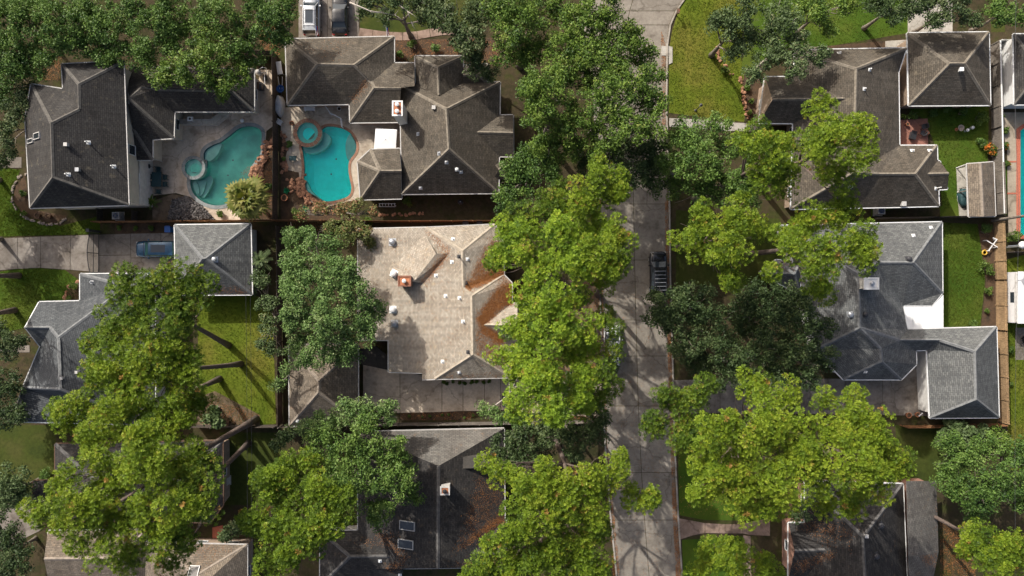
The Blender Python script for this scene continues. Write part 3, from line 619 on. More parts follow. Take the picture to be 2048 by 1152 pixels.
h5 = House('house', 'charcoal roofed house with white chimney and two skylights, south of the tan house', 'house', HG, 'roof_d', 'ridge_d', 'siding',
  'a 716,864,3;b 1008,857,3;w 716,1138,3;e 1010,1134,3;r1 877,932;r2 876,1137;m0 950,1042,3;m1 1012,1040,3;m2 1012,1165,3;m3 950,1165,3;ml 897,1106;mr 1012,1106;n1 640,1062,3;n2 800,1060,3;z1 640,1172,3;z2 800,1172,3;l 700,1113;rr 812,1113',
  ['a w .31 r1,r2','m0 m1 .5 ml,mr','n1 n2 .5 l,rr'], ['b e r2 r1','w a r1 r2','m0 m1 mr ml','m2 m3 ml mr','n1 n2 rr l','z2 z1 l rr','z1 n1 l'], ['a b e w','m0 m1 m2 m3','n1 n2 z2 z1'], ['m1 m2 mr','w e r2'])
h5n = House('house_wing', 'north slope of the charcoal house, lighter and sunlit under a tree shadow', 'house wing', None, 'roof_e', 'ridge_d', 'siding',
  'a 763,861,3.01;b 999,856,3.01;r1 877,932,5.6', [], ['a b r1'], ['a b r1'], windows=False) if False else None
def extra_facet(h, s3, mat, name='roof'):
    pts = [h.W[k] for k in s3.split()]; n = newell(pts)
    if n.z < 0: pts.reverse(); n = -n
    up = (Vector((0,0,1))-n*n.z).normalized(); u = up.cross(n).normalized(); mb = MB()
    mb.poly(pts, 0, [(p.dot(u), p.dot(up)) for p in pts]); mb.build(name, M[mat], h.root)
    for k in range(1, len(pts)-1): h.tris.append(([pts[0], pts[k], pts[k+1]], n))
extra_facet(h5, 'a b r1', 'roof_e', 'north_roof_slope')  # sun on this slope is put into its paler shingle colour
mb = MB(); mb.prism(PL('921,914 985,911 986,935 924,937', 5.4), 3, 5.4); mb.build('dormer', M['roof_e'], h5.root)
h6 = House('house', 'grey shingled house with white flat patio cover and white box chimney on the right', 'house', HG, 'roof_g', 'ridge_g', 'stucco_w',
  'a 1561,451,3;b 1884,444,3;c 1885,586,3;c2 1864,611,3;c3 1806,611,3;c4 1815,659,3;e2 1993,654,3;f1 1998,835,3;f2 1860,836,3;f3 1854,700,3;d1 1687,759,3;d2 1803,759,3;d3 1833,729,3;d4 1832,701,3;r1 1755,525;r2 1827,525;q1 1717,549;q2 1720,656,6.3;q3 1761,697,5.5;q4 1764,723,5.3;z 1630,700,3;a2 1600,560,3;k1 1800,680,4.5;k2 1880,680,4.5;G1 1951,703;G2 1953,799',
  ['a b .45 r1,r2,q1','e2 f1 .5 G1,G2'],
  ['a b r2 r1 q1','b c r2','c3 c2 c r2 r1','q1 r1 c3 c4 k1 q2','q2 k1 d4 d3 d2 q4 q3','q4 d1 d2','q3 q4 d1 z','q2 q3 z','q1 q2 z a2','a q1 a2','c4 e2 G1 k2 k1','e2 f1 G2 G1','f1 f2 G2','f2 f3 k2 G1 G2','f3 d4 k1 k2'],
  ['a b c c2 c3 c4 e2 f1 f2 f3 d4 d3 d2 d1 z a2'], gutter='white', windows=False)
pc_ = P(1845,635,2.9); cov = empty('patio_cover', (pc_.x, pc_.y, 0), label='white flat patio cover between the wings of the grey house', cat='patio cover')
for k, s_ in enumerate(('1806,613 1825.6,613 1825.6,660 1815,660 1806,650','1826.2,613 1844.6,613 1844.6,660 1826.2,660','1845.2,613 1864,613 1866.6,610.4 1866.6,660 1845.2,660','1867.2,609.8 1887,590 1887,660 1867.2,660')):
    mb = MB(); mb.prism(PL(s_, 2.95), 2.8, 2.95-.006*(k % 2)); mb.build('cover_panel', M['canvas'], cov)
h6p = House('porch_roof', 'small grey angled porch roof under the pines in front of the grey house', 'porch', None, 'roof_g', 'ridge_g', 'wall_tan',
  'a 1519,546,2.8;b 1552,520,2.8;c 1602,522,2.8;d 1602,590,2.8;p 1590,548,4.3', [], ['a b p','b c p','c d p','d a p'], ['a b c d'], gutter='white', windows=False)
hg1 = House('garage', 'grey pyramid-roofed garage with the dark blue car parked at its west side', 'garage', None, 'roof_g', 'ridge_g', 'stucco_w',
  'NW 349,450,3;NE 501,448,3;SE 504,589,3;SW 352,590,3;A 405,518;B 412,517', ['NW NE .55 A,B'], ['NW NE B A','NE SE B','SE SW A B','SW NW A'], ['NW NE SE SW'], gutter='white', windows=False)
h3 = House('house', 'slate grey house half hidden by tall pines at the left border', 'house', HG, 'roof_s', 'ridge_g', 'stucco_w',
  'n1 160,548,3.2;n2 291,547,3.2;s1 160,602,3.2;l1 78,604,3.2;t 50,655;k 100,655;z 80,693,3.2;p 255,572;q1 116,675;q2 120,779;E2 310,560,3.2;E3 310,850,3.2;S2 24,843,3.2;w 45,775,3.2',
  ['l1 s1 .45 p,q1,t,k','l1 w .5 q2'], ['n1 n2 p','n1 p s1','l1 s1 p q1 k t','t k z','n2 E2 p','p E2 E3 q2 q1','k q1 q2 w z','q2 E3 S2 w'], ['n1 n2 E2 E3 S2 w z t l1 s1'], gutter='white')
h7 = House('house', 'weathered brown house with red patio and shed behind it, upper right', 'house', HG, 'roof_b', 'ridge_b', 'wall_tan',
  'n0 1590,100,3;n2 1813,96,3;e1 1797,145,3;e2 1799,291,3;w1 1874,291,3;w2 1878,412,3;x 1792,414,3;sS 1582,418,3;R1 1713,137;R2 1708,345;V 1758,348;V2 1831,348;g1 1545,199;g2 1700,197;m1 1530,154,3;m2 1700,152,3;m3 1700,247,3;m4 1518,246,3;b0 1850,322,3;b1 1880,322,3;b2 1895,378,3;b3 1850,380,3;br 1854,348;bs 1898,347',
  ['e2 w1 .5 V,V2','n0 sS .42 R1,R2','m1 m2 .6 g1,g2','b0 b1 .5 br,bs'],
  ['n0 n2 R1','R1 n2 e1 e2 V R2','e2 w1 V2 V','w1 w2 V2','w2 x V V2','x sS R2 V','sS n0 R1 R2','m1 m2 g2 g1','m3 m4 g1 g2','b0 b1 bs br','b2 b3 br bs'], ['n0 n2 e1 e2 w1 w2 x sS','m1 m2 m3 m4','b0 b1 b2 b3'], ['m1 m4 g1','b1 b2 bs'], gutter='white')
h7g = House('garage', 'square hip-roofed brown garage beside the fence in the upper right', 'garage', None, 'roof_b', 'ridge_b', 'wall_tan',
  'a 1815,66,3;b 1978,64,3;c 1981,210,3;d 1818,211,3;A 1900,127;B 1930,127', ['d c .5 A,B'], ['a b B A','b c B','c d A B','d a A'], ['a b c d'], gutter='white', windows=False)
shed = House('garden_shed', 'brown gabled open garden shed on a concrete pad by the right fence', 'shed', None, 'roof_t', 'ridge_t', 'fence_g',
  'a 1934,328,2.2;b 1987,324,2.2;c 1991,432,2.2;d 1938,433,2.2;r 1962,326,3.1;s 1967,433,3.1', [], ['a r s d','r b c s'], ['a b c d'], ['a b r','c d s'], inset_d=.15, windows=False)
bpy.data.objects.remove(shed.wall)
mb = MB(); q_ = PL('1986,330 1990,431'); mb.bar(q_[0]+Vector((-.15,0,2.1)), q_[1]+Vector((-.15,0,2.1)), .05, 2.1); mb.build('back_wall', M['fence_g'], shed.root)
for X_, Y_ in ((1937,330),(1939,380),(1941,431),(1962,328),(1966,431)): p_ = P(X_, Y_, 2.1); mb = MB(); mb.box(p_.x-.05,p_.y-.05,0,p_.x+.05,p_.y+.05,2.15); mb.build('post', M['fence_g'], shed.root)
h8 = House('house', 'white walled house cut off by the right border near the top', 'house', HG, 'roof_a', 'ridge_a', 'white',
  'a 2027,68,3;b 2160,68,3;c 2160,208,3;d 2029,209,3;A 2085,138;B 2105,138', ['d c .5 A,B'], ['a b B A','b c B','c d A B','d a A'], ['a b c d'], gutter='white', windows=False, inset_d=.3)
h9 = House('house', 'black shingled house with brick front and orange needles, lower right corner', 'house', HG, 'roof_d', 'ridge_d', 'wall_br',
  'n1 1610,962,3;n2 1806,968,3;s2 1816,1210,3;s1 1610,1210,3;m1 1727,1074;m2 1733,1210;h1 1589,1102;h2 1690,1099;u1 1577,1046,3;u2 1690,1045,3;u3 1690,1158,3;u4 1577,1157,3;ea 1812,962,4.6;eb 1873,962,3;ec 1877,1105,3;er 1837,1111,4.4;ed 1816,1112,4.6;es 1866,1160,3;et 1818,1185,3.2',
  ['n2 s2 .5 m1,m2','u1 u2 .5 h1,h2'], ['n1 n2 m1','n2 s2 m2 m1','s1 n1 m1 m2','u1 u2 h2 h1','u3 u4 h1 h2'], ['n1 n2 s2 s1','u1 u2 u3 u4'], ['u1 u4 h1','s1 s2 m2'], gutter='white')
for f in ('ea eb ec er ed','ec es er','er es et ed'): extra_facet(h9, f, 'roof_e', 'wing_roof')
mb = MB(); mb.prism(PL('1820,972 1866,970 1868,1150 1822,1160', 2.8), 0, 2.8); mb.build('wing_wall', M['wall_br'], h9.root)
h10 = House('house', 'light brown roofed house at the bottom left, its ridge lit by the sun', 'house', HG, 'roof_t', 'ridge_t', 'wall_tan',
  'n1 96,1062,3;n2 292,1060,3;r1 88,1118;r2 240,1117;s1 100,1180,3;s2 292,1180,3;b1 288,1085,3;b2 494,1090,3;b3 494,1220,3;b4 288,1220,3;ap 395,1150;aq 405,1170', ['n1 n2 .5 r1,r2','b1 b2 .5 ap','b2 b3 .5 aq'],
  ['n1 n2 r2 r1','s2 s1 r1 r2','n2 s2 r2','b1 b2 ap','b2 b3 aq ap','b3 b4 aq','b4 b1 ap aq'], ['n1 n2 s2 s1','b1 b2 b3 b4'], ['n1 s1 r1'])
h11 = House('house', 'dark hipped house under the biggest pine, lower left', 'house', HG, 'roof_d', 'ridge_d', 'wall_tan',
  'a 110,888,3;b 445,882,3;c 446,1010,3;d 420,1045,3;e 66,1040,3;f 66,962,3;g 110,960,3;r1 190,962;r2 370,960', ['a b .42 r1,r2'], ['a b r2 r1','b c d r2','d e r1 r2','e f g a r1'], ['a b c d e f g'], gutter='brown')
# ---- what stands on the roofs
h1.boxvent(135,290,.15,.35,'trim')
for X, Y in ((177,285),(228,333),(137,349)): h1.pipe(X, Y, .6, .07, 'white')
h1.boxvent(158,340,.16,.35,'metal'); h1.skylight(75,272,.7,1.5,'trim'); h1.skylight(62,282,.5,1.4,'trim')
h2.chimney(795,217,1.0,1.5,7.4,'stucco_w','white'); h2.boxvent(868,216,.16,.3,'trim'); h2.pipe(836,268,.4,.06); h2.pipe(878,307,.5,.08); h2.pipe(893,325,.7,.08,'white'); h2.dome(914,339,.2,.3); h2.pipe(922,344,.3); h2.pipe(841,376,.4,.06,'white')
hm.chimney(809,562,1.3,1.05,6.0,'wall_br','wall_br')
for X, Y, mt in ((788,547,'white'),(786,619,'white'),(789,647,'metal'),(785,484,'metal')): hm.dome(X, Y, .37, .5, mt)
for X, Y, hh in ((918,513,.9),(933,566,.5),(935,518,.2),(904,524,.2),(872,551,.2),(891,592,.25),(919,596,.35),(926,643,.35),(936,704,.8),(885,723,.2),(918,745,.3),(906,478,.2)): hm.pipe(X, Y, hh, .08, 'white' if hh < .5 else 'char')
ch5 = h5.chimney(890,981,.9,.8,7.6,'trim','trim','dark'); h5.skylight(815,1051,1.0,1.9); h5.skylight(812,1088,1.0,1.9); h5.pipe(760,1122,.3,.08,'white'); h5.pipe(800,1150,.3,.08,'white')
h6.chimney(1742,567,1.5,1.15,7.3,'stucco_w','white','metal','white'); h6.dome(1700,629,.3,.4,'metal'); h6.dome(1730,629,.28,.4,'char'); h6.dome(1817,518,.28,.4,'char')
for X, Y in ((1862,455),(1827,471),(1731,744)): h6.pipe(X, Y, .25, .07, 'white')
hg1.dome(430,519,.28,.4,'metal')
for X, Y in ((184,564),(235,567)): h3.pipe(X, Y, .4, .09, 'metal')
for X, Y in ((126,756),(156,744)): h3.boxvent(X, Y, .12, .3, 'trim')
for X, Y in ((1739,139),(1728,178),(1824,301),(1859,301),(1678,106)): h7.pipe(X, Y, .4, .08, 'white')
h7.dome(1700,374,.2,.3); h7g.boxvent(1920,140,.17,.3,'white'); h7.boxvent(1805,408,.2,.3,'trim'); h7.pipe(1871,377,1.0,.06,'white')
h9.dome(1760,1050,.32,.45,'char'); h9.dome(1751,1111,.32,.45,'char'); h9.boxvent(1731,1071,.15,.25,'trim'); hg.pipe(595,842,.3,.1,'white'); h10.skylight(388,1143,1.1,1.2,'white')
# white side wall windows of the two-storey house
def wallbox(root, h, X0, Y0, z0, wd, hg_, mat='glass', name='window'):
    """window on an east-facing wall: X0,Y0 pixel of its centre at height z0"""
    p = P(X0, Y0, z0); mb = MB(); fr = MB()
    for s_ in (-1, 1): fr.box(p.x-.05, p.y+s_*(wd/2+.04)-.04, z0-hg_/2-.06, p.x+.06, p.y+s_*(wd/2+.04)+.04, z0+hg_/2+.06)
    fr.box(p.x-.05,p.y-wd/2,z0+hg_/2,p.x+.06,p.y+wd/2,z0+hg_/2+.06); fr.box(p.x-.05,p.y-wd/2,z0-hg_/2-.06,p.x+.08,p.y+wd/2,z0-hg_/2)
    o = fr.build(name, M['white'], root); mb.box(p.x-.05,p.y-wd/2,z0-hg_/2,p.x+.02,p.y+wd/2,z0+hg_/2); mb.build('pane', M[mat], o)
wx = inset([h1.W[k] for k in 'a b g w w0 v nw'.split()], .45); xw = wx[1].x
for Y, z0, wd, hh in ((360,2.0,1.1,1.5),(391,1.7,.5,.8),(385,1.7,.5,.8),(300,4.3,1.0,1.2),(200,4.3,1.0,1.2)):
    s_ = (CAMH-z0)/CAMH/K; wallbox(h1.root, h1, 1024+xw/s_, Y, z0, wd, hh)
# breezeway
mb = MB(); mb.prism(PL('718,728 780,741 777,713 752,692 720,698', 2.6), 2.42, 2.6); br = mb.build('breezeway_roof', M['roof_d']); tag(br, 'flat dark breezeway roof between garage and tan house', 'breezeway')
mb = MB()
for X, Y in ((724,724),(774,735),(752,700)): p = P(X, Y, 2.4); mb.tube([(p.x,p.y,0),(p.x,p.y,2.42)], .07, 8)
mb.build('post', M['brown'], br)
# ------------------------------------------------------------------ trees
def unit(n):
    v = rng.normal(size=(n,3)); return v/np.linalg.norm(v, axis=1, keepdims=True)
def blob_list(s, H, spread, dome):
    """'x,y,r ...' pixel circles -> list of (centre xyz, radius m), each at its own height"""
    B = [tuple(map(float, t.split(','))) for t in s.split()]
    cx = sum(b[0]*b[2]**2 for b in B)/sum(b[2]**2 for b in B); cy = sum(b[1]*b[2]**2 for b in B)/sum(b[2]**2 for b in B)
    R = max(math.hypot(b[0]-cx, b[1]-cy) for b in B)+1
    out = []
    for b in B:
        dn = math.hypot(b[0]-cx, b[1]-cy)/R
        h = H*(1-dome*dn*dn)-random.uniform(0, spread)*H; r = b[2]*(CAMH-h)/CAMH/K
        h = max(h, r*.6)
        out.append((np.array(P(b[0], b[1], h)), r))
    return out
def clumps(blobs, dens, rs, flat, low=-.25):
    C = []; Rr = []
    for c, r in blobs:
        n = max(3, int(dens*r*r/rs/rs)); d = unit(n*3); d = d[d[:,2] > low][:n]
        rad = np.clip(rng.random(len(d))**.45, .25, 1)*max(.05, r-rs*.55)
        p = c+d*rad[:,None]*np.array([1,1,flat]); C.append(p); Rr.append(rs*rng.uniform(.75, 1.25, len(p)))
    return np.concatenate(C), np.concatenate(Rr)
def pine_crown(blobs, dens=1.42, tufts=19, needles=24, L=.29, nw=.065):
    C, R = clumps(blobs, dens, .75, .6, -.1)
    K_ = len(C)*tufts; c = np.repeat(C, tufts, 0); r = np.repeat(R, tufts); ct = np.repeat(rng.normal(0,.13,len(C)), tufts)
    k = np.tile(np.arange(tufts), len(C)); ph = np.repeat(rng.uniform(0,6.28,len(C)), tufts)+k*2.39996+rng.normal(0,.15,K_)
    z = 1-1.15*(k+.5)/tufts+rng.normal(0,.05,K_); z = np.clip(z,-.35,.99); q = np.sqrt(1-z*z); d = np.stack([q*np.cos(ph), q*np.sin(ph), z], 1)
    p = c+d*(r*rng.uniform(.85, 1.15, K_))[:,None]*np.array([1,1,.85])
    ax = d*.8+np.array([0,0,.7])+unit(K_)*.25; ax /= np.linalg.norm(ax, axis=1, keepdims=True)
    tt = np.clip(.5+ct+rng.normal(0,.17,K_), 0, .9); dead = rng.random(K_) < .006; tt[dead] = .98
    N = K_*needles; P0 = np.repeat(p, needles, 0); A = np.repeat(ax, needles, 0); T = np.repeat(tt, needles)
    nd = A*.35+unit(N); flip = (nd*A).sum(1) < -.15; nd[flip] *= -1; nd /= np.linalg.norm(nd, axis=1, keepdims=True)
    ln = (L*np.repeat(rng.uniform(.75,1.2,K_), needles)*rng.uniform(.85, 1.1, N))[:,None]; w = np.cross(nd, A)+unit(N)*.25; w /= np.linalg.norm(w, axis=1, keepdims=True)+1e-6; w *= nw*.5
    V = np.empty((N*3,3)); V[0::3] = P0+nd*ln*.05; V[1::3] = P0+nd*ln*.9+w; V[2::3] = P0+nd*ln-w
    F = np.arange(N*3).reshape(N,3); T = np.clip(T+rng.normal(0,.05,N)*(T < .95), 0, 1)
    return V, F, T
def leaf_crown(blobs, dens=2.4, leaves=80, size=.195, rs=.62, flat=.6, tint_sd=.13, hang=0):
    C, R = clumps(blobs, dens, rs, flat)
    N = len(C)*leaves; c = np.repeat(C, leaves, 0); r = np.repeat(R, leaves); ct = np.repeat(rng.normal(0,.17,len(C)), leaves)
    d = unit(N); p = c+d*(r*rng.random(N)**.42)[:,None]*np.array([1,1,.75])
    n = unit(N)+d*.5+np.array([0,0,.75]); n /= np.linalg.norm(n, axis=1, keepdims=True)
    a = np.cross(n, unit(N)); a /= np.linalg.norm(a, axis=1, keepdims=True)+1e-6; b = np.cross(n, a)
    s = (size*rng.uniform(.6, 1.35, N))[:,None]; a = a*s*.62; b = b*s*.33; mid = n*s*.06
    V = np.empty((N*4,3)); V[0::4] = p-a; V[1::4] = p-b+mid; V[2::4] = p+a; V[3::4] = p+b+mid
    F = np.arange(N*4).reshape(N,4); T = np.clip(.5+ct+rng.normal(0,tint_sd,N), 0, 1)
    return V, F, T
TREES = []
def limb(a, b, r0, r1, sag=.12, n=5):
    a = Vector(a); b = Vector(b); L = (b-a).length; pts = []; rad = []
    j = Vector((random.uniform(-1,1), random.uniform(-1,1), random.uniform(-.3,.6)))*L*.07
    for k in range(n+1):
        t = k/n; p = a.lerp(b, t)+Vector((0,0,-sag*L*math.sin(math.pi*t)*.5))+j*math.sin(math.pi*t)+Vector((random.uniform(-1,1),random.uniform(-1,1),0))*L*.012*(0 < k < n)
        pts.append(p); rad.append(r0+(r1-r0)*t)
    return pts, rad
def tree(kind, H, blobs, label, mat, base=None, group=None, name=None, cat=None, dome=.18, spread=.16, tr=None, bark=None, dens=None, bare=None, **kw):
    pine = kind == 'pine'
    if not pine and base is None:
        bx = [tuple(map(float, t.split(','))) for t in blobs.split()]; rr = math.hypot(sum(b[0] for b in bx)/len(bx)-1024, sum(b[1] for b in bx)/len(bx)-576)
        H = H*(1 if rr < 450 else max(.62, 1-(rr-450)/1200))
    gr = 1.13 if pine else 1.12
    blobs = ' '.join('%s,%s,%.1f' % (b[0], b[1], float(b[2])*gr) for b in (t.split(',') for t in blobs.split()))
    B = blob_list(blobs, H, spread, dome)
    wsum = sum(r*r for _, r in B); cx = sum(c[0]*r*r for c, r in B)/wsum; cy = sum(c[1]*r*r for c, r in B)/wsum; cz = sum(c[2]*r*r for c, r in B)/wsum
    bp = P(*base) if base else Vector((cx, cy, 0))
    nm = name or ('pine_tree' if pine else 'oak_tree' if kind == 'oak' else 'leafy_tree')
    root = empty(nm, bp, label=label, cat=cat or ('pine tree' if pine else 'tree'), group=group)
    top = Vector((cx, cy, cz+(H*.04 if pine else -.5))); tr = tr or (.14+.008*H if pine else .14+.016*H)
    fork = bp.lerp(top, .62 if pine else .42); mb = MB()
    n = 7; pts = [bp-Vector((0,0,.15))]; rad = [tr*1.35]
    bend = Vector((random.uniform(-1,1), random.uniform(-1,1), 0))*H*.012
    for k in range(1, n+1):
        t = k/n; end = top if pine else fork.lerp(top, .5)
        pts.append(bp.lerp(end, t)+bend*math.sin(math.pi*t)); rad.append(tr*(1.05-.72*t))
    mb.tube(pts, rad, 9); mb.build('trunk', M[bark or ('bark' if pine else 'bark_o')], root, smooth=True)
    for c, r in B:
        c = Vector(c); bb = MB()
        st = pts[min(n, max(2, int(n*((c.z-r*.8)/max(pts[-1].z, .1)))-1))] if pine else pts[random.choice((n-3,n-2,n-1))]
        lp, lr = limb(st, c+Vector((0,0,-r*.15)), tr*.36, .035, .1 if pine else -.25); bb.tube(lp, lr, 6)
        for k in range(5 if pine else 9):
            s0 = lp[random.choice((2,3,4))]; d = Vector(unit(1)[0])*r*random.uniform(.7,1.0); d.z = abs(d.z)*.6
            q, qr = limb(s0, c+d, .05, .012, .05, 3); bb.tube(q, qr, 4)
        bb.build('branch', M[bark or ('bark' if pine else 'bark_o')], root, smooth=True)
    if bare:
        for s in bare.split(';'):
            q = [tuple(map(float, t.split(','))) for t in s.split()]; bb = MB(); wp = [P(*t) for t in q]
            bb.tube(wp, [.10*(1-.8*k/(len(wp)-1)) for k in range(len(wp))], 6)
            for k in range(1, len(wp)):
                for z in range(3):
                    d = Vector(unit(1)[0]); d.z *= .3; e = wp[k]+(wp[k]-wp[k-1]).normalized()*random.uniform(.4,1.0)+d*random.uniform(.5,1.1)
                    bb.tube([wp[k], wp[k].lerp(e,.5)+Vector(unit(1)[0])*.1, e], [.035,.022,.008], 4)
            bb.build('bare_branch', M['bark_w'], root, smooth=True)
    if pine: V, F, T = pine_crown(B, **({'dens': dens} if dens else {}), **kw)
    else: V, F, T = leaf_crown(B, **({'dens': dens} if dens else {}), **kw)
    T = np.where(T < .94, np.clip(T+random.uniform(-.12,.12), 0, .88 if pine else 1), T)
    link('crown', arrmesh('crown', V, F, T, M[mat]), root)
    TREES.append((root, len(F)))
    return root
def bush(X, Y, r, label, mat='bush', h=None, cat='bush', group=None, name='bush', leaves=60, size=.15, spiky=False):
    rm = r/K; h = h or rm*1.1; c = P(X, Y, h*.55)
    root = empty(name, (c.x, c.y, 0), label=label, cat=cat, group=group)
    mb = MB()
    for k in range(4):
        d = Vector((random.uniform(-1,1), random.uniform(-1,1), 0))*rm*.5; mb.tube([(c.x,c.y,-.05), (c.x+d.x*.4,c.y+d.y*.4,h*.4), (c.x+d.x,c.y+d.y,h*.75)], [.03,.022,.01], 5)
    mb.build('stem', M['bark_o'], root)
    nb = max(1, int(rm*2)); B = [(np.array([c.x+random.uniform(-.35,.35)*rm, c.y+random.uniform(-.35,.35)*rm, h*random.uniform(.45,.62)]), rm*random.uniform(.6,.75)) for _ in range(nb)]
    V, F, T = leaf_crown(B, dens=2.0, leaves=leaves, size=size, rs=max(.15, rm*.35), flat=max(.5, h/rm*.5)); link('foliage', arrmesh('foliage', V, F, T, M[mat]), root)
    return root
GP = 'tall pines of the street'; GO = 'broadleaf trees of the street'
T = tree
# --- pines
T('pine', 21, '290,595,62 350,560,50 395,585,34 235,645,50 335,640,55 265,560,35 380,630,30 420,570,15', 'tall pine nearest the grey pyramid garage, bare crooked trunk leaning over the lawn', 'pine_dk', (457,691), GP)
T('pine', 20, '240,715,55 315,700,60 370,740,50 215,760,45 320,775,55 270,770,45 190,690,25', 'tall pine over the slate grey house, second of the row on the back lawn', 'pine', (482,728), GP)
T('pine', 19, '165,830,50 245,815,55 330,835,55 118,825,25 390,800,35 200,870,45 300,870,35', 'tall pine with the lowest trunk on the sunny back lawn', 'pine', (440,757), GP)
T('pine', 24, '300,915,70 220,950,65 160,1015,60 260,1030,65 350,1000,60 85,1015,30 190,1090,42 270,1115,38 330,1075,45 140,960,38 60,1020,16 360,920,45', 'biggest pine at the lower left, its thick trunk leaning from the corner of the lot', 'pine', (513,838), GP, tr=.36)
T('pine', 21, '395,960,45 410,1010,40 375,1060,40 390,900,35 420,920,25 345,1120,30', 'darker pine with two thin leaning trunks beside the biggest pine', 'pine_dk', (497,886), GP)
T('pine', 21, '590,950,62 550,1010,62 640,980,50 515,1050,38 600,1070,62 680,1010,36 560,1115,48 640,1060,45 545,960,30 690,985,20', 'round crowned pine at the bottom between the light brown house and the charcoal house', 'pine', None, GP)
T('pine', 21, '1080,955,45 1150,950,50 1225,945,42 1105,1010,55 1180,1010,48 1280,985,32 1300,1000,18 1030,950,22 1000,940,26 975,925,14 1055,985,35', 'yellow green pine reaching over the street at the bottom, north of its twin', 'pine', None, GP)
T('pine', 21, '1040,1050,50 1110,1065,55 1000,1110,45 1070,1125,60 1160,1090,48 1210,1070,25 980,1150,50 1140,1150,50 1190,1140,32 1010,1060,25', 'yellow green pine cut by the bottom border beside the charcoal house', 'pine', None, GP)
T('pine', 21, '1060,495,52 1005,510,36 1125,490,50 1150,535,42 1090,550,40 1055,585,28 1110,455,35 1165,470,35 1020,465,28 980,525,18 1065,615,28 1105,598,32 1150,600,26', 'bright pine over the north east corner of the tan house', 'pine_lot', (1105,540), GP)
T('pine', 21, '1227,480,42 1217,535,42 1192,505,35 1247,520,26 1202,570,30 1187,455,30', 'pine leaning over the street in front of the tan house', 'pine', (1196,590), GP)
T('pine', 20, '1055,690,45 1105,655,52 1155,650,42 1090,730,48 1155,715,48 1045,740,38 1005,705,26 1030,660,26 1185,690,25', 'bright pine over the gable of the tan house', 'pine_lot', (1120,690), GP)
T('pine', 21, '1063,790,45 1128,785,48 1173,765,35 1038,820,26 1108,825,35 1158,815,32 1088,765,35 1023,790,18', 'bright pine at the south east corner of the tan house lot', 'pine_lot', (1120,770), GP)
T('pine', 19, '1220,655,24 1228,698,22 1208,628,18 1212,740,22 1222,770,18 1205,800,18', 'narrow dark pine between the tan house lot and the street', 'pine_dk', (1190,660), GP)
T('pine', 20, '1190,370,38 1160,395,36 1220,395,34 1232,350,22 1130,415,34 1195,330,22 1235,385,16 1180,425,28', 'pine at the edge of the street north of the tan house', 'pine', None, GP)
T('pine', 16, '1090,415,34 1050,425,30 1020,440,24 1120,380,24', 'low pine beside the brown cross-hipped house', 'pine_dk', None, GP)
T('pine', 22, '1535,300,46 1495,285,28 1570,340,38 1530,350,40 1580,290,32 1515,255,20 1560,380,22', 'pine with orange tinted crown west of the twin pine on the brown house roof', 'pine', None, GP)
T('pine', 23, '1635,215,28 1700,255,42 1665,290,48 1718,320,32 1680,350,32 1625,300,28 1685,395,20 1730,270,22 1640,260,28 1645,345,18', 'brightest pine standing alone over the weathered brown house', 'pine', None, GP)
T('pine', 21, '1405,450,40 1465,440,42 1395,490,28 1460,490,44 1460,545,32 1505,460,28 1365,475,20 1435,520,25 1480,400,24', 'pine on the shaded verge right of the black parked car', 'pine', None, GP)
T('pine', 23, '1600,450,40 1655,430,42 1700,475,44 1640,510,50 1580,490,32 1718,520,28 1630,560,34 1555,470,28 1640,590,22 1735,500,14 1690,425,22 1545,545,14', 'pine over the front of the grey house, south of the weathered brown house', 'pine', None, GP)
T('pine', 24, '1500,770,38 1550,790,40 1450,850,50 1530,855,62 1420,900,32 1590,880,48 1480,925,70 1570,945,62 1425,980,38 1500,1005,48 1395,985,18 1390,930,20 1560,1020,25', 'widest pine on the right, west half of the pair by the dark driveway', 'pine', (1396, 848), GP)
T('pine', 23, '1700,820,38 1730,870,50 1660,870,42 1770,915,42 1700,935,58 1640,950,42 1740,975,42 1690,1010,34 1650,800,22 1800,930,24 1650,1015,22 1710,785,20', 'pine touching the widest pine, east half of the pair by the dark driveway', 'pine', (1560, 852), GP)
T('pine', 18, '1385,785,34 1345,815,36 1385,850,36 1320,850,28 1370,890,32 1300,845,16 1415,765,18 1330,790,18', 'shorter pine leaning over the kerb opposite the tan house lot', 'pine_dk', (1360, 805), GP)
T('pine', 10, '1420,1110,36 1470,1125,42 1530,1130,32 1400,1140,26 1450,1090,20 1550,1150,24', 'pine on the green lawn between the paver walk and the bottom border', 'pine', (1430, 1092), GP)
T('pine', 15, '1955,1085,40 2010,1085,42 1985,1130,45 2045,1105,42 1930,1105,20 1940,1060,18', 'pine in the lower right corner of the photo', 'pine', None, GP)
T('pine', 19, '-170,540,48 -230,520,45 -150,590,36', 'pine trunk entering the left border across the sunny lawn, upper of two', 'pine', (38,551), GP)
T('pine', 19, '-190,630,48 -240,650,45 -160,680,36', 'pine trunk entering the left border across the sunny lawn, lower of two', 'pine', (30,620), GP)
